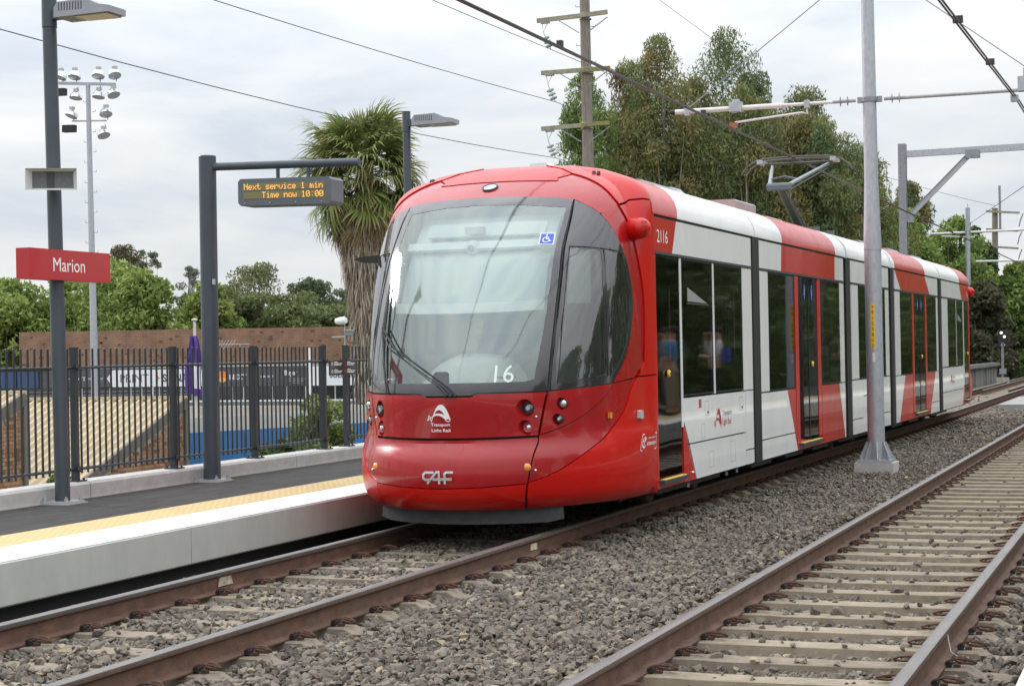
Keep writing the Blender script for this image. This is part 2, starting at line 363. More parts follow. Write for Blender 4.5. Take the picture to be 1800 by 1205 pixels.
mx = nt.nodes.new("ShaderNodeMix"); mx.data_type = "RGBA"; mx.blend_type = "OVERLAY"; mx.inputs["Factor"].default_value = .45
nt.links.new(oi.outputs["Random"], r.inputs["Fac"]); nt.links.new(tcn.outputs["Object"], nn.inputs["Vector"]); nt.links.new(r.outputs["Color"], mx.inputs["A"]); nt.links.new(nn.outputs["Fac"], mx.inputs["B"]); nt.links.new(mx.outputs["Result"], b.inputs["Base Color"])
rocks = bpy.data.collections.new("ballast_stones")
for i in range(14):
    bm = bmesh.new()
    sc = Vector((1, random.uniform(.6, .95), random.uniform(.42, .75)))
    for _ in range(13):
        v = Vector((random.gauss(0, 1), random.gauss(0, 1), random.gauss(0, 1))).normalized() * random.uniform(.78, 1.0)
        bm.verts.new((v.x * sc.x, v.y * sc.y, v.z * sc.z))
    bmesh.ops.convex_hull(bm, input=bm.verts)
    me = bpy.data.meshes.new("stone"); bm.to_mesh(me); bm.free(); me.materials.append(rockm)
    rocks.objects.link(bpy.data.objects.new("stone", me))

def jitter(x0, x1, y0, y1, d):
    nx, ny = int((x1 - x0) / d), int((y1 - y0) / d)
    X, Y = np.meshgrid(np.arange(nx) * d + x0, np.arange(ny) * d + y0, indexing="ij")
    return X.ravel() + NR.uniform(-.5, .5, X.size) * d, Y.ravel() + NR.uniform(-.5, .5, X.size) * d
def offv(y):
    t = np.clip((y - 14) / 30, 0, 1); return .3 * t * t * (3 - 2 * t)
PX, PY, PZ, PS = [], [], [], []
for (y0, y1, d, s0, s1, layers) in ((4.8, 12.5, .045, .019, .054, 2), (12.5, 20, .049, .021, .052, 2), (20, 34, .062, .026, .052, 1), (34, 60, .11, .045, .075, 1)):
    for lay in range(layers):
        x, y = jitter(-1.42, 5.42, y0, y1, d)
        # wedge that the camera (or one a step beside it) can see
        lx = (x - 5.97) * .9387 + y * .3442; ly = -(x - 5.97) * .3442 + y * .9389
        k = (lx > -.31 * ly - .6) & (lx < .31 * ly + .6); x, y = x[k], y[k]
        u1 = x - offv(y); u2 = x - 3.95
        s = s0 + (s1 - s0) * NR.random(x.size) ** 1.5 + (NR.random(x.size) < .05) * .012
        z = -.222 + (.026 * lay) + .018 * np.sin(x * 3.1 + y * 1.7) * np.sin(y * 2.3 - x) + NR.uniform(-.008, .012, x.size)
        mid = (u1 > 1.15) & (u2 < -1.15); z = np.where(mid, z + .018, z)
        in2 = np.abs(u2) < .72; z = np.where(in2, z - .022, z); in1 = np.abs(u1) < .72; z = np.where(in1, z + .010, z)
        keep = np.ones(x.size, bool)
        for u, ph, pk, pk_in in ((u1, 11.78, .06, .22), (u2, 9.44, .04, .06)):
            fr = (y - ph) / SP; fr = np.abs(fr - np.round(fr)) * SP
            onS = (fr < .10) & (np.abs(u) < 1.2)
            p = np.where(np.abs(u) < .7, pk_in, pk)
            keep &= ~onS | (NR.random(x.size) < p * (.35 if lay == 0 else 1) + .0)
            z = np.where(onS, np.where(np.abs(u) < .5, -.158, -.155) - np.where(np.abs(u) > .97, .036, 0), z)
            for s_ in (-1, 1): keep &= np.abs(u - s_ * .7525) > .078
            keep &= ~(onS & (np.abs(np.abs(u) - .7525) < .21))
        # the mast's base plate, and the shaded trough under the platform edge
        keep &= ~((np.abs(x - 1.985) < .28) & (np.abs(y - 25.65) < .28))
        keep &= ~(y > 46) | ~((u1 > 1.3) & (u2 < -1.5) & (y > 49))
        PX.append(x[keep]); PY.append(y[keep]); PZ.append(z[keep]); PS.append(s[keep])
X = np.concatenate(PX); Y = np.concatenate(PY); Z = np.concatenate(PZ); S = np.concatenate(PS); N = X.size
me = bpy.data.meshes.new("ballast"); me.vertices.add(N); me.vertices.foreach_set("co", np.stack([X, Y, Z], 1).astype(np.float32).ravel())
for nm, ty, arr, fld in (("rot", "FLOAT_VECTOR", NR.uniform(0, 6.28, (N, 3)) * np.array([.15, .15, 1]) + np.array([0, 0, 0]), "vector"), ("siz", "FLOAT", S, "value"), ("pick", "INT", NR.integers(0, 14, N), "value")):
    a = me.attributes.new(nm, ty, "POINT"); a.data.foreach_set(fld, arr.astype(np.int32 if ty == "INT" else np.float32).ravel())
ballast = bpy.data.objects.new("ballast", me); COL.objects.link(ballast); tag(ballast, kind="stuff", label="grey crushed stone ballast between and beside the rails", cat="ballast")
ng = bpy.data.node_groups.new("scatter_stones", "GeometryNodeTree")
ng.interface.new_socket("Geometry", in_out="INPUT", socket_type="NodeSocketGeometry"); ng.interface.new_socket("Geometry", in_out="OUTPUT", socket_type="NodeSocketGeometry")
gi = ng.nodes.new("NodeGroupInput"); go = ng.nodes.new("NodeGroupOutput"); ci = ng.nodes.new("GeometryNodeCollectionInfo"); ci.inputs["Collection"].default_value = rocks; ci.inputs["Separate Children"].default_value = True; ci.inputs["Reset Children"].default_value = True
ip = ng.nodes.new("GeometryNodeInstanceOnPoints"); ip.inputs["Pick Instance"].default_value = True
def named(nm, ty):
    q = ng.nodes.new("GeometryNodeInputNamedAttribute"); q.data_type = ty; q.inputs["Name"].default_value = nm
    return [o for o in q.outputs if o.enabled and o.name == "Attribute"][0]
ng.links.new(gi.outputs[0], ip.inputs["Points"]); ng.links.new(ci.outputs[0], ip.inputs["Instance"])
ng.links.new(named("pick", "INT"), ip.inputs["Instance Index"]); ng.links.new(named("rot", "FLOAT_VECTOR"), ip.inputs["Rotation"]); ng.links.new(named("siz", "FLOAT"), ip.inputs["Scale"])
ng.links.new(ip.outputs[0], go.inputs[0])
md = ballast.modifiers.new("scatter", "NODES"); md.node_group = ng
print("ballast stones", N)
# level crossing slab far down the line
MB().box(1.45, 2.2, 50, 57, -.25, -.085).build("crossing_slab", mat("pale_slab", (.27, .27, .26), .85, var=.12, vscale=2), kind="structure")

# ================================================================== PLATFORMS
pf = thing("platform", "near platform with yellow tactile strip and white edge left of the tram", "platform", (-2.6, 20, 0), kind="structure")
MB().box(-3.955, -2.50, 6, 60, -.06, .25).build("asphalt_surface", asphalt, pf)
edge = MB(); face = MB()
yy = [6.0, 9.3, 12.62, 15.93, 19.2, 22.5, 25.8, 29.1, 34, 40, 46, 52, 60]
for a, bb in zip(yy[:-1], yy[1:]):
    MB().prism([(-1.985, a + .004, -.055), (-1.412, a + .004, -.055), (-1.40, a + .004, -.043), (-1.40, a + .004, .238), (-1.412, a + .004, .2475), (-1.985, a + .004, .2475)], (0, bb - a - .008, 0), 0).build("edge_beam", facem, pf)
MB().box(-1.985, -1.4105, 6, 60, .2478, .2525).build("white_edge_paint", whitetop, pf)
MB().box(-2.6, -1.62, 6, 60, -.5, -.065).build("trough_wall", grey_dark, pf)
# tactile strip: pavers with rows of small studs
ts = MB(); ts.box(-2.50, -1.987, 6, 60, .2, .254)
ts.build("tactile_strip", yel, pf)
st = MB()
for iy in range(int((23.2 - 9) / .06)):
    for ix in range(8):
        x = -2.47 + ix * .062 + (.031 if iy % 2 else 0); y = 9 + iy * .06; r = .011
        st.add([(x - r, y - r, .2545), (x + r, y - r, .2545), (x + r, y + r, .2545), (x - r, y + r, .2545), (x - r * .5, y - r * .5, .2562), (x + r * .5, y - r * .5, .2562), (x + r * .5, y + r * .5, .2562), (x - r * .5, y + r * .5, .2562)], [(0, 1, 5, 4), (1, 2, 6, 5), (2, 3, 7, 6), (3, 0, 4, 7), (4, 5, 6, 7)])
st.build("tactile_studs", yel, pf, kind="stuff")
kj = [8.4, 10.6, 12.8, 15.07, 17.2, 19.45, 21.6, 23.8, 26, 28.2, 30.4, 32.6, 34.8, 37, 39.2]
for i, (a, bb) in enumerate(zip(kj[:-1], kj[1:])):
    dx = -.10 if a > 20.5 else 0
    MB().prism([(-4.22, a + .006, -.5), (-3.93, a + .006, -.5), (-3.93, a + .006, .385), (-3.95, a + .006, .41), (-4.20, a + .006, .41), (-4.22, a + .006, .39)], (0, bb - a - .012, 0)).build("kerb_block", kerbm, pf)
MB().box(-4.21, -3.955, 8.4, 39.2, -.5, .375).build("kerb_core", grey_mid, pf)
MB().box(-3.93, -3.91, 6, 50, .2, .258).build("joint_sealant", mat("pale_mortar", (.4, .37, .33), .9), pf)
p2 = thing("platform", "white edge of the opposite platform in the bottom right corner", "platform", (6.5, 20, 0), kind="structure")
MB().box(6.45, 9.0, -12, 90, -.5, .25).build("asphalt_surface", asphalt, p2)
MB().box(5.9355, 6.4495, -12, 90, -.3, .254).build("tactile_strip", yel, p2)
MB().box(5.35, 5.935, -12, 90, -.06, .2475).build("edge_beam", facem, p2)
MB().box(5.3615, 5.935, -12, 90, .2478, .2525).build("white_edge_paint", whitetop, p2)

# ---- fence along the back kerb
FX = -4.045
fence = thing("fence", "charcoal steel picket fence on the pale kerb behind the platform", "fence", (FX, 20, .41))
posts = [round(y * 1.0096, 3) for y in (9.25, 11.05, 13.05, 14.85, 16.67, 18.45, 20.25, 20.89, 22.7, 24.5, 26.3, 28.1, 29.9)]
pp = None
for y in posts:
    if pp is None:
        mb = MB(); mb.box(FX - .030, FX + .030, 20 - .030, 20 + .030, .425, 1.69); mb.box(FX - .034, FX + .034, 20 - .034, 20 + .034, 1.69, 1.705); mb.box(FX - .08, FX + .08, 20 - .08, 20 + .08, .411, .425)
        for a in (-.055, .055):
            for c in (-.055, .055): mb.cyl((FX + a, 20 + c, .425), (FX + a, 20 + c, .445), .012, n=6)
        mb.cyl((FX + .04, 20, 1.51), (FX + .06, 20, 1.51), .028, n=8); mb.cyl((FX + .04, 20, .53), (FX + .06, 20, .53), .028, n=8)
        pp = mb.build("post", fencem, fence); o = pp
    else: o = pp.copy(); COL.objects.link(o); o.parent = fence
    o.location = (0, y - 20, 0)
for a, bb in zip(posts[:-1], posts[1:]):
    if bb - a < 1: continue
    for z in (1.51, .53): MB().cyl((FX, a + .04, z), (FX, bb - .04, z), .0165, n=8).build("rail", fencem, fence, smooth=40)
pk = None; cnt = 0
for a, bb in zip(posts[:-1], posts[1:]):
    if bb - a < 1: continue
    k = round((bb - a) / .1059)
    for i in range(1, k):
        y = a + (bb - a) * i / k
        if pk is None:
            mb = MB().cyl((FX, 20, .485), (FX, 20, 1.69), .0115, n=8, caps=False); mb.lathe([(.0115, 0), (.008, .006), (.0, .009)], (FX, 20, 1.69), n=8); pk = mb.build("picket", fencem, fence, smooth=50); o = pk
        else: o = pk.copy(); COL.objects.link(o); o.parent = fence
        o.location = (0, y - 20, 0); cnt += 1
sb = thing("notice_board", "small black notice with four white symbols hung on the fence beside the tram", "sign", (FX + .05, 20.74, 1.42))
mb = MB(); mb.box(FX + .05, FX + .062, 20.50, 21.28, 1.325, 1.515); mb.build("board", mat("board_black", (.012, .012, .014), .4, coat=.4), sb)
mb = MB()
for i, (y0, z0) in enumerate(((20.54, 1.47), (20.92, 1.47), (20.54, 1.375), (20.92, 1.375))):
    yc = y0 + .035
    mb.add([(FX + .0635, yc + .022 * math.cos(t), z0 + .022 * math.sin(t)) for t in np.linspace(0, 6.28, 13)[:-1]] + [(FX + .0635, yc + .014 * math.cos(t), z0 + .014 * math.sin(t)) for t in np.linspace(0, 6.28, 13)[:-1]], [(j, (j + 1) % 12, 12 + (j + 1) % 12, 12 + j) for j in range(12)], i % 2)
    for k, w in enumerate((.10, .23, .20)):
        mb.add([(FX + .0635, y0 + .09, z0 + .018 - k * .018), (FX + .0635, y0 + .09 + w, z0 + .018 - k * .018), (FX + .0635, y0 + .09 + w, z0 + .026 - k * .018), (FX + .0635, y0 + .09, z0 + .026 - k * .018)], [(0, 1, 2, 3)], 0)
mb.build("symbols", [whitem, lens_red], sb)

# ---- lamp posts
def base_plate(t, x, y, z, w):
    mb = MB(); mb.box(x - w, x + w, y - w, y + w, z + .001, z + .012); mb.build("grout_pad", mat("grout", (.42, .41, .4), .9, var=.1), t)
    mb = MB(); mb.box(x - w + .02, x + w - .02, y - w + .02, y + w - .02, z + .012, z + .028); mb.build("base_plate", galv, t)
    for a in (-1, 1):
        for c in (-1, 1):
            q = w - .05; MB().cyl((x + a * q, y + c * q, z + .028), (x + a * q, y + c * q, z + .055), .019, n=6).cyl((x + a * q, y + c * q, z + .055), (x + a * q, y + c * q, z + .075), .010, n=6).build("bolt", galv, t)
def lamp_post(x, y, top, lean, label, r=.070):
    t = thing("lamp_post", label, "lamp post", (x, y, .25), "station lamp posts")
    xt = x + lean
    base_plate(t, x, y, .25, .165)
    MB().cyl((x, y, .27), (xt, y, top - .28), r, r * .93, n=24).build("pole", polem, t, smooth=40)
    MB().cyl((xt, y, top - .275), (xt, y, top), r * 1.0, n=24).build("pole_head", polem, t, smooth=40)
    a = xt + r; z = top - .16
    MB().box(a - .01, a + .10, y - .045, y + .045, z - .045, z + .045).build("bracket", polem, t)
    h = MB(); x0, x1 = a + .08, a + .66
    pr_ = [(x0, z - .055), (x0, z + .035), (x0 + .04, z + .085), (x0 + .34, z + .095), (x1 - .1, z + .03), (x1, z + .015), (x1, z - .045)]
    h.prism([(px, y - .15, pz) for px, pz in pr_], (0, .30, 0)); lh = h.build("lamp_head", mat("lamp_head_grey", (.30, .31, .34), .4, metal=.3, var=.08), t, fix=True)
    MB().box(x0 + .2, x1 - .03, y - .12, y + .12, z - .062, z - .047).build("diffuser", mat("lamp_diffuser", (.42, .36, .22), .3, coat=.5), t)
    fin = MB()
    for i in range(9): fin.box(x0 + .05 + i * .03, x0 + .06 + i * .03, y - .152, y - .148, z - .0, z + .075)
    fin.build("cooling_fins", darkgrey, t)
    return t
lamp_post(-3.855, 14.49, 4.955, -.055, "tall slate lamp post that carries the red station name sign and a speaker")
lamp_post(-3.85, 22.756, 4.885, 0.0, "slate lamp post rising beside the palm behind the tram roof", r=.057)
# station name sign, parallel to the track
s = thing("station_sign", "red station name sign reading Marion fixed to the lamp post", "sign", (-3.83, 14.55, 2.46))
MB().box(-3.905, -3.762, 13.90, 15.21, 2.322, 2.602).build("sign_box", signred, s)
flat(MB(), fit2d("Marion", .512, .125), (-3.7605, 14.523, 2.4635), (0, 1, 0), (0, 0, 1)).build("lettering", whitem, s)
# speaker
s = thing("loudspeaker", "pale framed rectangular horn speaker high on the first lamp post", "loudspeaker", (-3.80, 14.40, 3.24))
ax = Vector((.93, .37, -.015)).normalized(); n_ = Vector((.37, -.93, 0)).normalized(); c = Vector((-3.78, 14.32, 3.24)); zz = Vector((0, 0, 1))
mb = MB(); W, H = .235, .10
o_ = [c + ax * a * W + zz * b_ * H + n_ * .10 for a, b_ in ((-1, -1), (1, -1), (1, 1), (-1, 1))]; i_ = [c + ax * a * (W - .045) + zz * b_ * (H - .022) + n_ * .02 for a, b_ in ((-1, -1), (1, -1), (1, 1), (-1, 1))]
b2_ = [c + ax * a * (W - .05) + zz * b_ * (H - .03) - n_ * .03 for a, b_ in ((-1, -1), (1, -1), (1, 1), (-1, 1))]
mb.add(o_ + i_ + b2_, [(0, 1, 5, 4), (1, 2, 6, 5), (2, 3, 7, 6), (3, 0, 4, 7), (1, 0, 8, 9), (2, 1, 9, 10), (3, 2, 10, 11), (0, 3, 11, 8)])
mb.build("horn_frame", mat("speaker_ivory", (.62, .62, .58), .5), s)
mb = MB(); mb.add([c + ax * a * (W - .046) + zz * b_ * (H - .023) + n_ * .022 for a, b_ in ((-1, -1), (1, -1), (1, 1), (-1, 1))], [(0, 1, 2, 3)]); mb.build("grille", mat("speaker_grille", (.12, .125, .13), .6, var=.3, vscale=60), s)
mb = MB(); mb.add([c + ax * a * .035 + ax * -.02 + zz * b_ * (H - .024) + n_ * .026 for a, b_ in ((-1, -1), (1, -1), (1, 1), (-1, 1))], [(0, 1, 2, 3)]); mb.build("driver", grey_dark, s)

# ---- next service display
d = thing("display_post", "thick slate post with a long arm over the platform", "post", (-3.915, 17.4, .25))
base_plate(d, -3.915, 17.4, .25, .17)
MB().cyl((-3.915, 17.4, .27), (-3.905, 17.4, 3.735), .093, n=28).build("post", polem, d, smooth=40)
MB().cyl((-3.82, 17.4, 3.625), (-2.11, 17.4, 3.585), .043, n=20).build("arm", polem, d, smooth=40)
MB().lathe([(.095, 0), (.09, .012), (0, .014)], (-3.905, 17.4, 3.735), n=28).build("cap", polem, d, smooth=40)
MB().box(-3.815, -3.80, 17.30, 17.34, 2.36, 2.42).build("latch", galv, d)
s = thing("service_display", "grey box with amber dot letters telling the next service hanging from the arm", "display", (-2.9, 17.4, 3.33))
for xh in (-3.06, -2.70): MB().cyl((xh, 17.4, 3.47), (xh, 17.4, 3.60), .021, n=10).build("hanger", polem, s, smooth=40)
mb = MB(); x0, x1, z0, z1, c_ = -3.475, -2.385, 3.19, 3.475, .03
y0 = 17.28
oct_ = [(x0 + c_, z0), (x1 - c_, z0), (x1, z0 + c_), (x1, z1 - c_), (x1 - c_, z1), (x0 + c_, z1), (x0, z1 - c_), (x0, z0 + c_)]
mb.prism([(a, y0, b_ - (a - x0) * .02) for a, b_ in oct_], (0, .30, 0)); mb.build("housing", mat("display_grey", (.10, .115, .13), .45, var=.08), s, fix=True)
sl = .02
def dz(x): return -(x - x0) * sl
scr = mat("display_screen", (.17, .155, .055), .35, coat=.4)
px0, px1 = x0 + .065, x1 - .075
for (za, zb) in ((3.352, 3.425), (3.262, 3.337)):
    MB().prism([(px0, y0 - .003, za + dz(px0)), (px1, y0 - .003, za + dz(px1)), (px1, y0 - .003, zb + dz(px1)), (px0, y0 - .003, zb + dz(px0))], (0, .002, 0)).build("screen", scr, s)
FONT = {"N": "10001 11001 10101 10011 10001 10001 10001", "e": "00000 00000 01110 10001 11111 10000 01110", "x": "00000 00000 10001 01010 00100 01010 10001", "t": "01000 01000 11100 01000 01000 01001 00110", "s": "00000 00000 01111 10000 01110 00001 11110", "r": "00000 00000 10110 11001 10000 10000 10000", "v": "00000 00000 10001 10001 10001 01010 00100", "i": "00100 00000 01100 00100 00100 00100 01110", "c": "00000 00000 01111 10000 10000 10000 01111", "1": "00100 01100 00100 00100 00100 00100 01110", "m": "00000 00000 11010 10101 10101 10101 10101", "n": "00000 00000 10110 11001 10001 10001 10001", "T": "11111 00100 00100 00100 00100 00100 00100", "o": "00000 00000 01110 10001 10001 10001 01110", "w": "00000 00000 10001 10001 10101 10101 01010", "0": "01110 10001 10011 10101 11001 10001 01110", ":": "00000 00100 00000 00000 00000 00100 00000", " ": "00000 00000 00000 00000 00000 00000 00000"}
led = mat("amber_led", (1.0, .46, .09), .5, emit=.95)
def dots(txt, xs, zt, p=.0093):
    mb = MB(); x = xs
    for ch in txt:
        for r_, row in enumerate(FONT[ch].split()):
            for c__, v in enumerate(row):
                if v == "1":
                    a = x + c__ * p; z = zt - r_ * p + dz(a); q = p * .40
                    mb.add([(a - q, y0 - .0045, z - q), (a + q, y0 - .0045, z - q), (a + q, y0 - .0045, z + q), (a - q, y0 - .0045, z + q)], [(0, 1, 2, 3)])
        x += 5 * p + p * .55
    return mb
dots("Next service 1 min", px0 + .012, 3.417).build("lettering", led, s); dots("Time now 10:00", px0 + .225, 3.328).build("lettering", led, s)
mb = MB()
for i in range(4): mb.sphere((x0 + .08 + i * .3, y0 - .004, z0 + .025 + dz(x0 + .08 + i * .3)), .008, 8)
mb.build("screws", galv, s)

# the posts stand just clear of the kerb face; what they carry moves with them
for nm, d_ in (("lamp_post", (.075, -.11, 0)), ("station_sign", (.075, -.11, 0)), ("loudspeaker", (.075, -.11, 0)), ("display_post", (.13, -.23, 0)), ("service_display", (.13, -.23, -.01))):
    bpy.data.objects[nm].location += Vector(d_)

# ================================================================== THE TRAM
tram = thing("tram", "red and white five section tram with a dark windscreen showing 16", "tram", (0, 14.4, 0))
ZC = [.22, .25, .31, .37, .52, .68, .80, .84, 1.05, 1.22, 1.5, 2.0, 2.5, 2.85, 3.0, 3.11, 3.22, 3.30, 3.34, 3.36]
YC = [14.60, 14.52, 14.44, 14.40, 14.37, 14.385, 14.47, 14.465, 14.435, 14.41, 14.50, 14.75, 15.08, 15.44, 15.62, 15.80, 16.02, 16.20, 16.33, 16.45]
WZ = [.22, .26, .8, 1.3, 2.2, 2.85, 3.0, 3.11, 3.22, 3.30, 3.34, 3.36]
WW = [1.29, 1.32, 1.325, 1.325, 1.325, 1.325, 1.315, 1.27, 1.15, .92, .7, .4]
NZ = [.22, .30, .5, .8, .90, 1.2, 1.7, 2.2, 2.5, 2.85, 3.0, 3.11, 3.22, 3.30, 3.34, 3.36]
NW = [1.24, 1.31, 1.33, 1.335, 1.30, 1.285, 1.285, 1.26, 1.225, 1.19, 1.14, 1.07, .92, .71, .52, .3]
AZ = [.22, 1.3, 2.0, 2.85, 3.1, 3.36]; AA = [1.98, 1.95, 1.5, .8, .55, .12]
_zz = np.linspace(.2, 3.36, 633)
def _sm(zs, vs):
    o = []
    for z in _zz:
        w = .015 if z < .9 else min(.11, max(.004, 3.365 - z))
        w = min(w, max(.01, abs(z - .86) + .01)) if z < 1.1 else w
        q = np.linspace(-w, w, 15); o.append(np.interp(z + q, zs, vs).mean())
    return np.array(o)
T_YC, T_WW, T_NW, T_AA = _sm(ZC, YC), _sm(WZ, WW), _sm(NZ, NW), _sm(AZ, AA)
def cabP(q, z, o=0.0):
    def base(q, z):
        i = (z - .2) / .005; k = max(0, min(631, int(i))); f = min(1, max(0, i - k))
        yc, we, w, a = (T[k] * (1 - f) + T[k + 1] * f for T in (T_YC, T_WW, T_NW, T_AA))
        s = 1 if q >= 0 else -1; aq = abs(q); t = min(aq, 1) * math.pi / 2
        x = s * w * math.sin(t); y = yc + a * (1 - math.cos(t)); k2 = min(1, max(0, aq - 1))
        return Vector((x + s * (we - w) * k2 * (2 - k2), y + k2 * (16.6 - yc - a), z))
    p = base(q, z)
    if o:
        e = 2e-3; zz_ = min(max(z, .222), 3.35)
        n = (base(q + e, zz_) - base(q - e, zz_)).cross(base(q, zz_ + e) - base(q, zz_ - e))
        if n.length > 1e-12: p = p + n.normalized() * o
    return p
RS = [(1.325, 2.86), (1.318, 2.95), (1.275, 3.06), (1.17, 3.165), (1.02, 3.235), (.80, 3.275), (.4, 3.30), (0, 3.305)]
RL = [0]
for a, b in zip(RS[:-1], RS[1:]): RL.append(RL[-1] + math.hypot(b[0] - a[0], b[1] - a[1]))
def bodyP(side):
    def f(y, s, o=0.0):
        if s <= 2.86: return Vector((side * (1.325 + o), y, s))
        l = min(s - 2.86, RL[-1]); x = float(np.interp(l, RL, [p[0] for p in RS])); z = float(np.interp(l, RL, [p[1] for p in RS]))
        a = min(l / .5, 1) * math.pi / 2
        return Vector((side * (x + o * math.cos(a)), y, z + o * math.sin(a)))
    return f
def clip_cell(poly, x0, x1, y0, y1):
    for ax, lim, sg in ((0, x0, 1), (0, x1, -1), (1, y0, 1), (1, y1, -1)):
        out = []; n = len(poly)
        if n == 0: return []
        for i in range(n):
            p, q = poly[i - 1], poly[i]; dp, dq = (p[ax] - lim) * sg, (q[ax] - lim) * sg
            if (dp < -1e-12) != (dq < -1e-12):
                t = dp / (dp - dq); out.append((p[0] + (q[0] - p[0]) * t, p[1] + (q[1] - p[1]) * t))
            if dq >= -1e-12: out.append(q)
        poly = out
    return poly
def bridged(outer, holes):
    """outer outline joined to its holes by slits"""
    P = list(outer)
    for H in holes:
        best = min(((P[i][0] - H[j][0]) ** 2 + (P[i][1] - H[j][1]) ** 2, i, j) for i in range(len(P)) for j in range(len(H)))
        _, i, j = best
        P = P[:i + 1] + [H[(j - k) % len(H)] for k in range(len(H) + 1)] + P[i:]
    return P
def area(p): return sum(p[i - 1][0] * p[i][1] - p[i][0] * p[i - 1][1] for i in range(len(p))) / 2
def ccw(p): return p if area(p) > 0 else p[::-1]
def patch(poly, surf, o=0.0, thick=.03, du=.05, dv=.06, flip=False, solid=False, holes=()):
    """a panel cut to an outline in surface coordinates, bent to the surface, with returned edges; holes = (u, v, ru, rv)"""
    key = {}; V2 = []; F = []
    def vid(p):
        k = (round(p[0], 5), round(p[1], 5))
        if k not in key: key[k] = len(V2); V2.append(k)
        return key[k]
    def face(c):
        ids = []
        for p in c:
            k = vid(p)
            if not ids or ids[-1] != k: ids.append(k)
        if ids[0] == ids[-1]: ids.pop()
        if len(ids) >= 3: F.append(ids)
    pieces = [poly]
    for (hu, hv, ru, rv) in holes:
        u0, u1, v0, v1 = hu - ru * 1.04, hu + ru * 1.04, hv - rv * 1.04, hv + rv * 1.04
        pieces = [q for p in pieces for q in (clip_cell(p, -9, u0, -9, 9), clip_cell(p, u1, 9, -9, 9), clip_cell(p, u0, u1, v1, 9), clip_cell(p, u0, u1, -9, v0)) if len(q) > 2]
        A = set(np.round(np.linspace(-math.pi, math.pi, 29)[:-1], 5)); cor = [(u0, v0), (u1, v0), (u1, v1), (u0, v1)]
        edge = list(cor)
        for i in range(math.ceil(u0 / du), math.floor(u1 / du) + 1): edge += [(i * du, v0), (i * du, v1)]
        for j in range(math.ceil(v0 / dv), math.floor(v1 / dv) + 1): edge += [(u0, j * dv), (u1, j * dv)]
        B = sorted([(math.atan2((p[1] - hv) / rv, (p[0] - hu) / ru), p) for p in edge] + [(t, None) for t in A], key=lambda w: w[0]); C_ = []
        for t, p in B:
            if C_ and t - C_[-1][0] < 1e-4: continue
            if p is None:
                k = min(1.04 / max(1e-9, abs(math.cos(t))), 1.04 / max(1e-9, abs(math.sin(t)))); p = (hu + ru * k * math.cos(t), hv + rv * k * math.sin(t))
            C_.append((t, p))
        for i in range(len(C_)):
            (ta, pa), (tb, pb) = C_[i - 1], C_[i]
            face([(hu + ru * math.cos(ta), hv + rv * math.sin(ta)), pa, pb, (hu + ru * math.cos(tb), hv + rv * math.sin(tb))])
    for pc in pieces:
        xs = [p[0] for p in pc]; ys = [p[1] for p in pc]
        for i in range(math.floor(min(xs) / du), math.ceil(max(xs) / du)):
            col = clip_cell(pc, i * du, (i + 1) * du, -1e9, 1e9)
            if len(col) < 3: continue
            for j in range(math.floor(min(ys) / dv), math.ceil(max(ys) / dv)):
                c = clip_cell(col, i * du, (i + 1) * du, j * dv, (j + 1) * dv)
                if len(c) < 3 or abs(area(c)) < 1e-9: continue
                face(c)
    bm = bmesh.new(); vs = [bm.verts.new((a, b, 0)) for a, b in V2]
    for f in F:
        if len(set(f)) < len(f):
            continue
        try: bm.faces.new([vs[i] for i in f])
        except ValueError: pass
    bmesh.ops.triangulate(bm, faces=[f for f in bm.faces if len(f.verts) > 4])
    be = [(e.verts[0].index, e.verts[1].index) for e in bm.edges if len(e.link_faces) == 1]
    bm.verts.index_update(); be = []
    for e in bm.edges:
        if len(e.link_faces) == 1:
            lf = e.link_faces[0]; vl = [v.index for v in lf.verts]; a, b = e.verts[0].index, e.verts[1].index
            if vl[(vl.index(a) + 1) % len(vl)] != b: a, b = b, a
            be.append((a, b))
    FF = [tuple(v.index for v in f.verts) for f in bm.faces]; bm.free()
    mb = MB(); V = [surf(a, b, o) for a, b in V2]; Nv = len(V)
    if flip: FF = [f[::-1] for f in FF]
    mb.add(V, FF)
    if thick:
        vb = sorted({i for e in be for i in e}); mp_ = {i: Nv + k for k, i in enumerate(vb)}
        mb.v += [tuple(surf(V2[i][0], V2[i][1], o - thick)) for i in vb]
        R = [(b, a, mp_[a], mp_[b]) for a, b in be]
        if flip: R = [r[::-1] for r in R]
        mb.f += R; mb.m += [0] * len(R)
        if solid:
            b0 = len(mb.v); mb.v += [tuple(surf(a, b, o - thick)) for a, b in V2]; B = [tuple(i + b0 for i in f[::-1]) for f in FF]; mb.f += B; mb.m += [0] * len(B)
    return mb
def curve(pts, n=4, closed=False):
    """Catmull-Rom through points"""
    out = []; P = pts; k = len(P)
    for i in range(k if closed else k - 1):
        p0 = P[(i - 1) % k] if closed or i > 0 else P[0]; p1 = P[i]; p2 = P[(i + 1) % k]; p3 = P[(i + 2) % k] if closed or i + 2 < k else P[-1]
        for j in range(n):
            t = j / n; out.append(tuple(.5 * (2 * p1[c] + (p2[c] - p0[c]) * t + (2 * p0[c] - 5 * p1[c] + 4 * p2[c] - p3[c]) * t * t + (3 * p1[c] - p0[c] - 3 * p2[c] + p3[c]) * t ** 3) for c in (0, 1)))
    if not closed: out.append(P[-1])
    return out
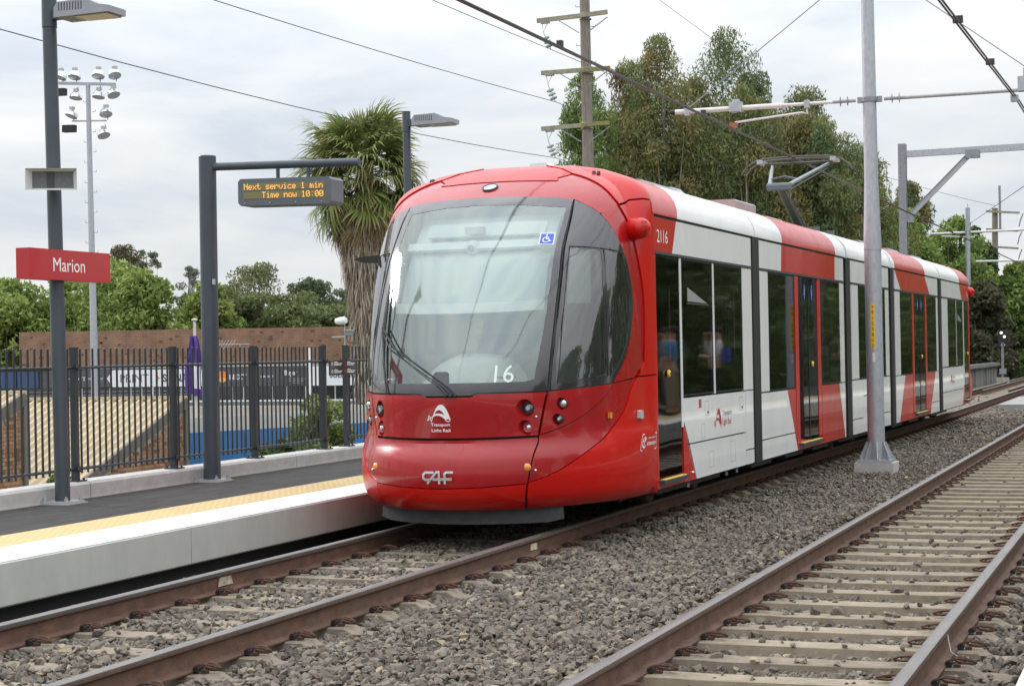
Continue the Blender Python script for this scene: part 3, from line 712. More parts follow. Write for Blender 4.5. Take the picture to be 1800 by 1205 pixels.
def ring2d(outer, inner, o=.008, thick=.02, k=5):
    """a frame between two outlines, cut by rays from the middle of the inner one"""
    cx = (min(p[0] for p in inner) + max(p[0] for p in inner)) / 2; cy = (min(p[1] for p in inner) + max(p[1] for p in inner)) / 2
    sx = 1 / (max(p[0] for p in inner) - min(p[0] for p in inner)); sy = 1 / (max(p[1] for p in inner) - min(p[1] for p in inner))
    A = [math.atan2((p[1] - cy) * sy, (p[0] - cx) * sx) for p in list(outer) + list(inner)] + list(np.linspace(-math.pi, math.pi, 90)[:-1]); A = sorted(A); B = [A[0]]
    for a in A[1:]:
        if a - B[-1] > .004: B.append(a)
    def hit(poly, a):
        dx, dy = math.cos(a) / sx, math.sin(a) / sy; best = None
        for i in range(len(poly)):
            p, q = poly[i - 1], poly[i]; ex, ey = q[0] - p[0], q[1] - p[1]; den = dx * ey - dy * ex
            if abs(den) < 1e-12: continue
            t = ((p[0] - cx) * ey - (p[1] - cy) * ex) / den; u = ((p[0] - cx) * dy - (p[1] - cy) * dx) / den
            if t > 0 and -1e-6 <= u <= 1 + 1e-6 and (best is None or t > best): best = t
        best = best or 0; return (cx + dx * best, cy + dy * best)
    mb = MB(); n = len(B)
    for a in B:
        po, pi_ = hit(outer, a), hit(inner, a)
        mb.v.append(tuple(cabP(po[0], po[1], o - thick)))
        for j in range(k + 1):
            t = j / k; mb.v.append(tuple(cabP(po[0] + (pi_[0] - po[0]) * t, po[1] + (pi_[1] - po[1]) * t, o)))
        mb.v.append(tuple(cabP(pi_[0], pi_[1], o - thick * .4)))
    w = k + 3
    for i in range(n):
        for j in range(w - 1): mb.f.append((i * w + j, ((i + 1) % n) * w + j, ((i + 1) % n) * w + j + 1, i * w + j + 1)); mb.m.append(0)
    return mb
def mir(p): return [(-a, b) for a, b in p][::-1]
def shrink(poly, g):
    """pull an outline in by g (panel gaps)"""
    P = ccw(poly); n = len(P); out = []
    for i in range(n):
        a, b, c = P[i - 1], P[i], P[(i + 1) % n]
        def nrm(p, q):
            dx, dy = q[0] - p[0], q[1] - p[1]; l = math.hypot(dx, dy) or 1e-9; return (-dy / l, dx / l)
        n1, n2 = nrm(a, b), nrm(b, c); mx_, my_ = n1[0] + n2[0], n1[1] + n2[1]; l = max(.5, (mx_ * mx_ + my_ * my_) / 2)
        out.append((b[0] + g * mx_ / l / 1, b[1] + g * my_ / l / 1) if False else (b[0] + g * mx_ / max(l, .5), b[1] + g * my_ / max(l, .5)))
    return out
def panel(name, poly, m_, o=0.0, thick=.03, parent=None, gap=.003, du=.05, dv=.05, solid=False, smooth=32, label=None, holes=()):
    return patch(shrink(poly, gap) if gap else ccw(poly), cabP, o, thick, du, dv, solid=solid, holes=holes).build(name, m_, parent or tram, smooth=smooth, label=label, fix=solid)
def bore(q, z, r):
    e = .01; return (q, z, r / ((cabP(q + e, z) - cabP(q - e, z)).length / (2 * e)), r / ((cabP(q, z + e) - cabP(q, z - e)).length / (2 * e)))
LAMPS = ((.350, 1.095, .082, "low"), (.345, .930, .068, "tail"), (.498, 1.125, .056, "turn"), (.476, .990, .052, "fog"))

# --- outlines in (q, z)
sw_arc = curve([(.50, 2.965), (.62, 2.885), (.73, 2.77), (.83, 2.62), (.905, 2.46), (.935, 2.24), (.935, 2.02), (.89, 1.74), (.835, 1.50), (.75, 1.285)], 4)
sw_bot = [(.75, 1.285), (.60, 1.262), (.455, 1.242)]
sw_left = [(.455, 1.242), (.462, 1.6), (.472, 2.0), (.482, 2.5), (.50, 2.965)]
side_out = sw_arc + sw_bot[1:] + sw_left[1:-1]
swoosh = curve([(.60, 3.235), (.665, 3.19), (.755, 3.09), (.90, 2.86), (1.16, 2.51), (1.25, 2.08), (1.13, 1.71), (.91, 1.32), (.80, 1.01), (.66, .79), (.55, .63), (.45, .52), (.355, .455)], 4)
swl = swoosh[-1]
inner = curve([(.75, 1.285), (.72, 1.20), (.66, 1.10), (.58, 1.00), (.50, .925), (.42, .875), (.392, .858)], 3)
# centre cover with the lamps
cover = [(-.443, 1.232), (-.392, .858), (-.2, .852), (0, .850), (.2, .852), (.392, .858), (.443, 1.232), (.16, 1.228), (.135, 1.205), (-.06, 1.203), (-.085, 1.226)]
cov = panel("nose_cover", cover, red_shaded, .012, .045, holes=[bore(s_ * q, z, r) for q, z, r, k in LAMPS[:2] for s_ in (1, -1)])
bump = [(-.388, .842), (-.355, .455), (-.18, .435), (0, .425), (.18, .435), (.355, .455), (.388, .842), (.2, .836), (0, .834), (-.2, .836)]
panel("bumper", bump, red_shaded, .016, .04)
lipo = [(-.352, .452), (-.18, .432), (0, .422), (.18, .432), (.352, .452), (.335, .235), (0, .235), (-.335, .235)]
panel("lower_lip", lipo, red, .018, .05)
lampcuts = []
for s in (1, -1):
    M_ = (lambda p: p) if s > 0 else mir
    fend = [(.449, 1.238), (.398, .864)] + inner[::-1][1:] + [(.60, 1.258)]
    f = panel("fender", M_(fend), red_shaded, .010, .045, holes=[bore(s * q, z, r) for q, z, r, k in LAMPS[2:]])
    # swept band from the bumper up round the side window to the roof
    lo = [p for p in swoosh if p[1] < 1.345]; hi = [p for p in swoosh if p[1] >= 1.345]
    band1 = inner + [(.392, .842), (.36, .455)] + lo[::-1] + [(.75, 1.285)][:0]
    panel("swept_band", M_(inner[:] + [(.358, .455)] + lo[::-1][1:] + [(.90, 1.318)]), red_shaded, 0, .04)
    arc_hi = [p for p in sw_arc if p[1] > 1.29 and p[1] < 2.83]
    bnd = [(.905, 1.325)] + [p for p in swoosh if 1.345 < p[1] < 2.93][::-1] + [(.68, 2.835)] + [p for p in arc_hi if p[0] > .69] + [(.755, 1.292)]
    panel("window_surround", M_(bnd), red_shaded, 0, .04)
    # body side shell behind the swoosh: lower and upper piece
    shell_lo = [p for p in swoosh if p[1] < 1.335][::-1] + [(.93, 1.332), (2.0, 1.345), (2.0, .232), (.338, .232)]
    panel("cab_side", M_(shell_lo), red, .014, .05)
    shell_hi = [(.935, 1.338)] + [p for p in swoosh if 1.345 < p[1] < 2.93][::-1] + [(.87, 2.915), (1.1, 2.97), (1.5, 2.99), (2.0, 2.985), (2.0, 1.352)]
    panel("cab_side_upper", M_(shell_hi), red, .014, .05)
    sh = [(.865, 2.93)] + [p for p in swoosh if p[1] >= 2.93][::-1] + [(.60, 3.355), (2.0, 3.355), (2.0, 2.995), (1.5, 3.0), (1.1, 2.98)]
    panel("roof_shoulder", M_(sh), red, .014, .05)
    # cab side window: dark surround with two panes
    pane1 = curve([(.512, 2.49), (.60, 2.487), (.695, 2.478), (.70, 2.2), (.712, 1.6), (.712, 1.37), (.60, 1.345), (.482, 1.325), (.488, 1.8), (.498, 2.2)], 2, True)
    pane2 = curve([(.728, 2.475), (.80, 2.466), (.872, 2.45), (.893, 2.2), (.893, 1.98), (.862, 1.72), (.81, 1.50), (.755, 1.375), (.735, 1.37), (.735, 1.8)], 2, True)
    so = ccw(shrink(side_out, .004)); xs_ = .7200
    o1 = clip_cell(so, -1, xs_, -9, 9); o2 = clip_cell(so, xs_, 3, -9, 9)
    ring2d(M_(o1), M_(pane1), .006).build("side_window_surround", frit, tram, smooth=40); ring2d(M_(o2), M_(pane2), .006).build("side_window_surround", frit, tram, smooth=40)
    for pn in (pane1, pane2): patch(M_(ccw(pn)), cabP, .003, 0, .05, .05).build("cab_side_window", cabglass, tram, smooth=60)
    gl = MB().tube([cabP(s * q, z, .009) for q, z in ((.488, 1.30), (.492, 1.8), (.502, 2.3), (.508, 2.515), (.60, 2.512), (.70, 2.502), (.80, 2.488), (.885, 2.468))], .006, 6).build("window_seal", black, tram)
    MB().tube([cabP(s * q, z, .007) for q, z in ((.716, 2.49), (.722, 2.0), (.724, 1.6), (.724, 1.35))], .007, 6).build("window_seal", black, tram)
    # A-pillar seal
    MB().tube([cabP(s * q, z, .004) for q, z in ((.449, 1.24), (.456, 1.6), (.464, 2.0), (.474, 2.5), (.492, 2.93))], .009, 6).build("pillar_seal", black, tram)
    for (q, z, r, kind) in LAMPS:
        p = cabP(s * q, z, .010); e = .01
        n_ = (cabP(q + e, z) - cabP(q - e, z)).cross(cabP(q, z + e) - cabP(q, z - e)).normalized(); n_.x *= s
        d = n_.normalized()
        lampcuts.append((s, q, z, p, d, r, kind))
def lamp(s, q, z, p, d, r, kind):
    """bowl recess, bezel ring and lens that looks straight ahead"""
    fw = Vector((s * .10, -1, 0)).normalized(); lr = {"low": .047, "tail": .043, "turn": .036, "fog": .034}[kind]; hq = bore(s * q, z, r); n = 28
    c = p + Vector((s * r * .16, r * .70, 0)); rt = fw.cross(Vector((0, 0, 1))).normalized() * s
    mb = MB(); base = []
    for t in (0, .12, .4, .75, 1.0):
        for i in range(n):
            a = 2 * math.pi * i / n; P0 = cabP(hq[0] + hq[2] * math.cos(a) * s, z + hq[3] * math.sin(a), .010 if t < .1 else .008); P1 = c + Vector((1, 0, 0)) * (lr * 1.12 * math.cos(a) * s) + Vector((0, 0, lr * 1.12 * math.sin(a)))
            k = t ** .7; mb.v.append(tuple(P0.lerp(P1, k) + Vector((0, .018 * math.sin(math.pi * t), 0))))
    for j in range(4):
        for i in range(n): mb.f.append((j * n + i, j * n + (i + 1) % n, (j + 1) * n + (i + 1) % n, (j + 1) * n + i)); mb.m.append(0)
    root = mb.build("headlight", red_shaded, tram, smooth=60)
    MB().lathe([(lr * 1.12, -.03), (lr * 1.15, .0), (lr * 1.08, .012), (lr * 1.0, .012), (lr * .96, .006)], c, fw, 24).build("bezel", lens_red if kind == "tail" else black, root, smooth=40)
    col = {"low": lens_dark, "tail": lens, "turn": lens, "fog": lens_dark}[kind]
    if kind == "tail": MB().lathe([(lr * .98, .004), (lr * .88, .016), (lr * .70, .014), (lr * .64, .006)], c, fw, 24, cap=False).build("red_ring", lens_red, root, smooth=60)
    k = .68 if kind == "tail" else .98
    MB().lathe([(lr * k, .006), (lr * k * .8, .018), (lr * k * .4, .025), (0, .027)], c, fw, 24).build("lens", col, root, smooth=60)
    if kind != "tail": MB().lathe([(lr * .42, .024), (lr * .36, .031), (0, .032)], c, fw, 16).build("reflector", lens if kind != "low" else galv, root, smooth=60)
for s, q, z, p, d, r, kind in lampcuts: lamp(s, q, z, p, d, r, kind)
# roof front above the windscreen: visor and hood
top_edge = curve([(-.50, 2.968), (-.3, 2.995), (-.1, 3.007), (.1, 3.007), (.3, 2.995), (.50, 2.968)], 5)
arcR = [p for p in sw_arc if p[1] > 2.83 and p[0] > .50] + [(.68, 2.835)]
sR = [p for p in swoosh if p[1] > 2.93]   # from top (.60,3.235) down to ~2.93
hood_line = curve([(-.575, 3.235), (-.42, 3.195), (-.40, 3.165), (-.2, 3.172), (0, 3.175), (.2, 3.172), (.40, 3.165), (.42, 3.195), (.575, 3.235)], 3)
visor = top_edge + [p for p in arcR[1:]] + [(.875, 2.90)] + sR[::-1] + hood_line[::-1] + mir([(.875, 2.90)] + sR[::-1])[0:] + mir(arcR[1:])
panel("visor", visor, red_shaded, 0.0, .04)
hood = hood_line + [(.595, 3.25), (.595, 3.356), (-.595, 3.356), (-.595, 3.25)]
panel("roof_hood", hood, red, .006, .03)
cp = [tuple(cabP(q, 3.354, .004)) for q in np.linspace(-2, 2, 33)]
MB().add(cp, [tuple(range(len(cp)))]).build("roof_cap", red, tram)
# marker lamp over the windscreen
p = cabP(-.012, 3.115, .004); nn_ = (cabP(.03, 3.115) - cabP(-.03, 3.115)).cross(cabP(0, 3.13) - cabP(0, 3.10)).normalized()
ml = MB().lathe([(.078, -.01), (.078, .008), (.066, .012), (.062, .006)], p, nn_, 28).build("marker_lamp", darkgrey, tram, smooth=40)
MB().lathe([(.064, .004), (.05, .010), (0, .014)], p, nn_, 24).build("lens", mat("frosted_lens", (.50, .52, .58), .2, coat=.8), ml, smooth=60)
# inner dark liner behind the panel gaps
for poly in ([(-2, .25), (-2, 1.22), (2, 1.22), (2, .25)], [(-2, 3.03), (-2, 3.33), (2, 3.33), (2, 3.03)], [(1.3, 1.2), (1.3, 3.05), (2, 3.05), (2, 1.2)], [(-1.3, 1.2), (-1.3, 3.05), (-2, 3.05), (-2, 1.2)]):
    patch(ccw(poly), cabP, -.042, 0, .1, .1).build("cab_liner", black, tram, smooth=60)

# windscreen and its printed border
ws = top_edge + [(.488, 2.9), (.470, 2.5), (.460, 2.0), (.452, 1.6), (.445, 1.238), (.16, 1.236), (.14, 1.213), (-.065, 1.211), (-.09, 1.234), (-.445, 1.238), (-.452, 1.6), (-.460, 2.0), (-.470, 2.5), (-.488, 2.9)]
clear = [(-.43, 2.88), (-.2, 2.915), (0, 2.925), (.2, 2.915), (.455, 2.885), (.43, 2.4), (.418, 1.9), (.40, 1.5), (.39, 1.345), (.35, 1.325), (.2, 1.322), (0, 1.321), (-.2, 1.322), (-.36, 1.325), (-.395, 1.345), (-.41, 1.9), (-.42, 2.4)]
ring2d(shrink(ws, .003), clear).build("windscreen_border", frit, tram, smooth=40)
patch([(-.035, 1.318), (.045, 1.318), (.04, 1.405), (.03, 1.42), (-.02, 1.42), (-.03, 1.405)], cabP, .0085, 0, .05, .05).build("sensor_patch", frit, tram, smooth=40)
wglass = patch(ccw(clear), cabP, .006, 0, .05, .05).build("windscreen", windscreen, tram, smooth=60)

# decals bent to the cab
def arcmap(q0, z0):
    Q = np.linspace(q0 - 1.2, q0 + 1.2, 481); P = [cabP(float(np.clip(q, -2, 2)), z0) for q in Q]; S_ = [0]
    for a, b in zip(P[:-1], P[1:]): S_.append(S_[-1] + (b - a).length)
    S_ = np.array(S_) - np.interp(q0, Q, S_); return lambda s: float(np.clip(np.interp(s, S_, Q), -1.999, 1.999))
def decal(VF, q0, z0, m_, name, o=.018, parent=None, s0=0.0):
    V, F = VF; e = .01; am = arcmap(q0, z0); sz = (cabP(q0, z0 + e) - cabP(q0, z0 - e)).length / (2 * e)
    mb = MB().add([cabP(am(s0 + a), z0 + b / sz, o) for a, b in V], F)
    return mb.build(name, m_, parent or tram)
decal(fit2d("16", .17, .155, bold=0.0), .268, 1.395, mat("numeral_pale", (.72, .80, .76), .5), "route_number", .0095)
# maker's badge, drawn as strokes
def strokes(lines, w):
    V, F = [], []
    for l in lines:
        for (a, b) in zip(l[:-1], l[1:]):
            d = Vector((b[0] - a[0], b[1] - a[1])); n_ = Vector((-d.y, d.x)).normalized() * w / 2; e_ = d.normalized() * w * .35; k = len(V)
            V += [(a[0] - e_.x + n_.x, a[1] - e_.y + n_.y), (a[0] - e_.x - n_.x, a[1] - e_.y - n_.y), (b[0] + e_.x - n_.x, b[1] + e_.y - n_.y), (b[0] + e_.x + n_.x, b[1] + e_.y + n_.y)]; F.append((k, k + 1, k + 2, k + 3))
    return V, F
caf = strokes([[(-.040, .036), (-.112, .036), (-.130, .020), (-.130, -.006), (-.116, -.018), (-.078, -.018)], [(-.092, -.046), (-.010, .040), (.012, .040), (.012, -.048)], [(-.038, -.016), (.118, -.014)], [(.062, -.048), (.062, .026), (.076, .038), (.130, .038)]], .019)
decal(caf, .003, .525, silver, "maker_badge", .030)
# transport emblem: swept arch, inner curve, small zigzag and ring
def arch(cx, cy, ox, oy, t0, t1, f_out, f_in, n=20):
    V, F = [], []
    for i in range(n + 1):
        t = t0 + (t1 - t0) * i / n; V += [f_out(t), f_in(t)]
    return V, [(2 * i, 2 * i + 1, 2 * i + 3, 2 * i + 2) for i in range(n)]
def join(*L_):
    V, F = [], []
    for v, f in L_:
        k = len(V); V += v; F += [tuple(i + k for i in g_) for g_ in f]
    return V, F
def band(A, B, n=18):
    def res(P):
        L_ = [0]
        for p, q in zip(P[:-1], P[1:]): L_.append(L_[-1] + math.hypot(q[0] - p[0], q[1] - p[1]))
        t = np.linspace(0, L_[-1], n); return list(zip(np.interp(t, L_, [p[0] for p in P]), np.interp(t, L_, [p[1] for p in P])))
    A, B = res(curve(A, 4)), res(curve(B, 4)); V = [p for ab in zip(A, B) for p in ab]; return V, [(2 * i, 2 * i + 1, 2 * i + 3, 2 * i + 2) for i in range(n - 1)]
def emblem(s=1.0):
    a = band([(998, 690), (1028, 622), (1060, 570), (1102, 536), (1150, 541), (1190, 590), (1218, 655), (1236, 722)], [(1008, 680), (1035, 640), (1060, 615), (1088, 603), (1115, 610), (1140, 635), (1158, 665), (1172, 730)])
    b_ = band([(985, 700), (1015, 662), (1050, 650), (1090, 648), (1130, 655), (1158, 668)], [(1000, 694), (1030, 680), (1065, 676), (1100, 682), (1140, 704), (1176, 738)])
    z = strokes([[(922, 744), (945, 676), (962, 700), (976, 758), (1000, 690)], [(922, 744), (955, 715), (992, 692)]], 9)
    ring = ([((1203 + r_ * math.cos(t)), (726 + r_ * math.sin(t))) for r_ in (35, 24) for t in np.linspace(0, 2 * math.pi, 19)[:-1]], [(i, (i + 1) % 18, 18 + (i + 1) % 18, 18 + i) for i in range(18)])
    V, F = join(a, b_, z, ring); return [((x - 1085) * .00066 * s, (650 - y) * .00066 * s) for x, y in V], F
decal(emblem(1.0), .000, 1.068, whitem, "transport_emblem", .0185)
decal(fit2d("Transport", .175, .036, bold=.02), .004, .968, whitem, "transport_lettering", .0185)
decal(fit2d("Light Rail", .170, .036, bold=.02), .004, .918, whitem, "transport_lettering", .0185)
# wheelchair sticker
st_ = decal(([(-.068, -.068), (.068, -.068), (.068, .068), (-.068, .068)], [(0, 1, 2, 3)]), .385, 2.585, whitem, "access_sticker", .009)
decal(([(-.06, -.06), (.06, -.06), (.06, .06), (-.06, .06)], [(0, 1, 2, 3)]), .385, 2.585, bluem, "field", .0105, st_)
wh = join(([(r_ * math.cos(t) - .006, r_ * math.sin(t) - .014) for r_ in (.034, .026) for t in np.linspace(math.radians(100), math.radians(350), 14)], [(i, i + 1, 15 + i, 14 + i) for i in range(13)]), strokes([[(-.006, .028), (-.004, -.006), (.018, -.006), (.028, -.030), (.038, -.026)], [(-.005, .012), (.014, .012)]], .009), ([(.008 * math.cos(t) - .006, .008 * math.sin(t) + .042) for t in np.linspace(0, 6.28, 11)[:-1]], [tuple(range(10))]))
decal(wh, .385, 2.585, whitem, "symbol", .0115, st_)
# operator's badge on the side
def frame2d(W, H, w, r=.02, n=5):
    V = []
    for (w_, h_, r_) in ((W, H, r), (W - w, H - w, max(.001, r - w))):
        for cx, cy, a0 in ((1, 1, 0), (-1, 1, 90), (-1, -1, 180), (1, -1, 270)):
            for i in range(n): t = math.radians(a0 + 90 * i / (n - 1)); V.append((cx * (w_ - r_) + r_ * math.cos(t), cy * (h_ - r_) + r_ * math.sin(t)))
    k = 4 * n; return V, [(i, (i + 1) % k, k + (i + 1) % k, k + i) for i in range(k)]
def shift(VF, dx, dy): return [(a + dx, b + dy) for a, b in VF[0]], VF[1]
QB, ZB = .97, .725
op = decal(frame2d(.240, .092, .009), QB, ZB, whitem, "operator_badge", .0165)
decal(shift(fit2d("transdev", .29, .050, bold=.015), .065, -.012), QB, ZB, whitem, "operator_lettering", .0165, op)
decal(shift(fit2d("PROUDLY OPERATED BY", .27, .014, bold=.02), .065, .045), QB, ZB, whitem, "operator_lettering", .0165, op)
decal(shift(join(([(r_ * .055 * math.cos(t), r_ * .062 * math.sin(t)) for r_ in (1, .80) for t in np.linspace(1.2, 5.6, 14)], [(i, i + 1, 15 + i, 14 + i) for i in range(13)]), strokes([[(.0, .045), (.004, .01), (-.014, -.045)], [(-.03, .012), (.0, .018), (.035, .04)]], .012)), -.155, 0), QB, ZB, whitem, "operator_mark", .0165, op)
# lamps, buttons and sensors on the panels
for s in (1, -1):
    p = cabP(s * .352, .59, .014); MB().lathe([(.036, 0), (.034, .008), (.018, .016), (0, .018)], p, (s * .25, -1, 0), 22).build("indicator", amber, tram, smooth=60)
    p = cabP(s * .385, .56, .014); MB().sphere(p, .014, 10).build("sensor", chrome, tram, smooth=60)
    p = cabP(s * .392, 1.02, .012); MB().sphere(p, .013, 10).build("sensor", chrome, tram, smooth=60)
    p = cabP(s * .72, 1.00, .0); MB().prism([p + Vector((s * a, b, c)) for a, b, c in ((0, -.03, -.026), (0, .03, -.026), (0, .03, .026), (0, -.03, .026))], (s * .03, -.012, 0)).build("side_indicator", amber, tram, fix=True)
    p = cabP(s * .905, .985, .012); MB().prism([p + Vector((s * a, b, c)) for a, b, c in ((0, -.04, -.038), (0, .035, -.038), (.0, .045, -.02), (0, .045, .03), (0, .03, .04), (0, -.035, .04), (0, -.045, .03), (0, -.045, -.03))], (s * .035, 0, 0)).build("side_marker", mat("marker_grey", (.48, .50, .53), .3, coat=.6), tram, fix=True)
# round camera housing at the shoulder
c = cabP(1.1, 2.71, -.01); ax_ = Vector((1, -.38, 0)).normalized()
hd = MB().lathe([(.120, -.10), (.112, .0), (.104, .05), (.10, .10)], c, ax_, 26).build("camera_housing", red, tram, smooth=40, fix=True)
MB().sphere(c + ax_ * .10, .100, 22).build("dome", red, hd, smooth=60)
sl_ = MB(); a2_ = Vector((-ax_.y, ax_.x, 0))
for k in range(4):
    for z_ in (.045, 0, -.045):
        t = -.75 + k * .17; d_ = ax_ * math.cos(t) + a2_ * math.sin(t); sl_.beam(c + ax_ * .10 + d_ * .0985 + Vector((0, 0, z_)), c + ax_ * .10 + d_ * .0985 + Vector((0, 0, z_ + .018)), .004, .006)
sl_.build("slot", black, hd)
# bolts on the roof corners
for q in (.95, 1.08, -.95, -1.08):
    p = cabP(q, 3.24, .01); MB().cyl(p, p + Vector((0, 0, .03)), .020, .016, 10).build("roof_sensor", darkgrey, tram, smooth=50)
# camera arm at the near left edge
p = cabP(-.80, 2.50, 0)
MB().prism([p + Vector(v) for v in ((.02, 0, .035), (-.22, .02, .02), (-.30, .03, .0), (-.20, .02, -.035), (.02, 0, -.045))], (0, .10, 0)).build("mirror_arm", black, tram, fix=True)
# wipers
def wp(q, z, o): return cabP(q, z, o)
wr = MB().tube([wp(.075, 1.215, .02), wp(.03, 1.30, .05), wp(-.25, 1.62, .06), wp(-.355, 1.80, .05)], .009, 6).build("wiper", black, tram, smooth=50)
MB().tube([wp(.035, 1.212, .02), wp(-.01, 1.30, .045), wp(-.28, 1.62, .05), wp(-.368, 1.78, .045)], .006, 6).build("wiper_link", darkgrey, wr, smooth=50)
MB().tube([wp(.055, 1.213, .02), wp(.01, 1.30, .048), wp(-.27, 1.60, .05)], .005, 6).build("wiper_hose", black, wr, smooth=50)
MB().tube([wp(-.395, 2.20, .02), wp(-.375, 2.0, .026), wp(-.358, 1.79, .03), wp(-.325, 1.5, .026), wp(-.285, 1.24, .02)], [.006, .013, .017, .013, .006], 6).build("wiper_blade", black, wr, smooth=50)
MB().tube([wp(-.372, 2.12, .045), wp(-.352, 1.95, .06), wp(-.355, 1.79, .06), wp(-.315, 1.55, .05), wp(-.295, 1.33, .03)], .006, 6).build("blade_bow", darkgrey, wr, smooth=50)
for q in (.035, .055, .075): MB().sphere(wp(q, 1.213, .03), .016, 10).build("wiper_pivot", black, wr, smooth=60)

# --- cab interior
ci_ = MB(); ci_.box(-.8, .8, 15.4, 16.55, .35, .42); ci_.build("cab_floor", grey_dark, tram)
MB().box(-1.12, 1.12, 16.42, 16.47, .42, 3.0).build("cab_bulkhead", grey_light, tram)
MB().box(-.8, .8, 15.9, 16.42, 2.95, 2.98).build("cab_ceiling", grey_light, tram)
dash = [(-1.08, 15.75), (-.95, 15.22), (-.7, 14.98), (-.4, 14.80), (0, 14.70), (.4, 14.80), (.7, 14.98), (.95, 15.22), (1.08, 15.75)]
MB().prism([(x, y - .03, 1.18) for x, y in dash], (0, 0, .06)).build("dashboard", grey_mid, tram, fix=True)
hd = MB(); rows = []
for t, (y, z, w) in enumerate(((14.86, 1.24, .52), (14.90, 1.40, .50), (15.0, 1.52, .46), (15.2, 1.575, .42), (15.45, 1.56, .42))):
    for i in range(15):
        a = -1 + 2 * i / 14; hd.v.append((a * w + .04, y + .10 * a * a, 1.24 + (z - 1.24) * (1 - abs(a) ** 4)))
for t in range(4):
    for i in range(14): hd.f.append((t * 15 + i, t * 15 + i + 1, (t + 1) * 15 + i + 1, (t + 1) * 15 + i)); hd.m.append(0)
hd.build("instrument_hood", grey_light, tram, smooth=60)
MB().box(-.42, .52, 14.93, 14.945, 1.36, 1.368).build("hood_seam", grey_dark, tram)
BF = mat("blind_fabric", (.60, .65, .62), .8)
def inner(name, z0, z1, o, q, m_, th=.0): return patch([(-q, z0), (q, z0), (q, z1), (-q, z1)], cabP, o, th, .05, .05).build(name, m_, tram, smooth=60)
inner("sun_blind", 2.04, 2.96, -.16, .43, BF)
inner("blind_bar", 1.99, 2.085, -.12, .43, interior_white, .02)
inner("cross_beam", 2.585, 2.655, -.09, .43, interior_white, .03)
dp_ = patch([(-.30, 2.715), (.36, 2.715), (.36, 2.84), (-.30, 2.84)], cabP, -.10, .02, .05, .05).build("destination_display", mat("display_pale", (.75, .79, .76), .5), tram)
gr_ = MB()
for i in range(64):
    q_ = -.295 + i * .0102; gr_.add([cabP(q_, 2.72, -.098), cabP(q_ + .002, 2.72, -.098), cabP(q_ + .002, 2.835, -.098), cabP(q_, 2.835, -.098)], [(0, 1, 2, 3)])
gr_.build("display_grid", grey_light, dp_)
cc_ = cabP(.005, 2.62, -.12)
cm_ = MB().sphere(cc_, .072, 20, sc=(1, 1, .95)).build("dome_camera", interior_white, tram, smooth=60)
MB().sphere(cc_ + Vector((0, -.055, -.01)), .034, 14).build("lens", grey_mid, cm_, smooth=60)
MB().box(cc_.x - .09, cc_.x + .09, cc_.y + .02, cc_.y + .08, 2.66, 2.72).build("camera_bracket", grey_light, cm_)
# driver's seat, grab pole and side blinds
MB().box(-.24, .24, 15.95, 16.05, 1.05, 1.75).build("seat_back", grey_mid, tram); MB().box(-.24, .24, 15.6, 16.0, .85, .95).build("seat_cushion", grey_mid, tram)
MB().tube([(-.30, 16.3, 1.15), (-.30, 16.3, 1.85), (-.45, 16.35, 1.95)], .018, 8).build("grab_pole", buttonm, tram)
for s in (1, -1):
    MB().tube([cabP(s * .735, 1.36, -.07), cabP(s * .73, 1.8, -.07), cabP(s * .72, 2.3, -.07), cabP(s * .71, 2.46, -.07)], .03, 8).build("window_post", interior_white, tram)
    MB().add([cabP(s * .53, 2.50, -.06), cabP(s * .655, 2.50, -.06), cabP(s * .66, 2.02, -.06), cabP(s * .53, 2.02, -.06)], [(0, 1, 2, 3)]).build("side_blind", mat("blind_fabric", (.5, .5, .5)), tram)

# --- plough under the nose
pl = MB(); n = 16
for i in range(n + 1):
    a = -1 + 2 * i / n; x = a * .86; y = 14.72 + .42 * a * a; e_ = 1 if abs(a) < .95 else .9
    pl.v += [(x, y, .25), (x * (1.0 if e_ == 1 else 1.02), y, .085 if e_ == 1 else .11), (x, y + .05, .085 if e_ == 1 else .11), (x, y + .05, .25)]
for i in range(n):
    for j in range(3): pl.f.append((i * 4 + j, i * 4 + j + 1, (i + 1) * 4 + j + 1, (i + 1) * 4 + j)); pl.m.append(0)
pl.f += [(0, 3, 2, 1), (n * 4, n * 4 + 1, n * 4 + 2, n * 4 + 3)]; pl.m += [0, 0]
pl.build("plough", plowm, tram, smooth=40)

# --- the five body sections
def bp(name, poly, side, m_, o=0.0, thick=.03, gap=.004, du=1.2, dv=.08, smooth=30, parent=None):
    P = shrink(poly, gap) if gap else ccw(poly)
    return patch(P, bodyP(side), o, thick, du, dv, flip=(side < 0)).build(name, m_, parent or tram, smooth=smooth, bend=True)
def R4(y0, y1, z0, z1): return [(y0, z0), (y1, z0), (y1, z1), (y0, z1)]
TOP = 2.86 + RL[-1] - .02
W0, W1 = 1.09, 2.488
def step_and_button(side, y0, y1):
    s_ = MB().box(*sorted((side * 1.31, side * 1.385)), y0 - .06, y1 + .06, .298, .335).build("door_step", darkgrey, tram, bend=True)
    MB().box(*sorted((side * 1.33, side * 1.372)), y0, y1, .335, .343).build("tread", yelstep, s_, bend=True)
def knob(side, y, z=1.345):
    a = MB().lathe([(.036, 0), (.036, .014), (.026, .022), (0, .026)], (side * 1.332, y, z), (side, 0, 0), 18).build("door_button", buttonm, tram, smooth=40, bend=True)
    MB().lathe([(.016, .022), (.014, .028), (0, .029)], (side * 1.332, y, z), (side, 0, 0), 12).build("cap", darkgrey, a, bend=True)
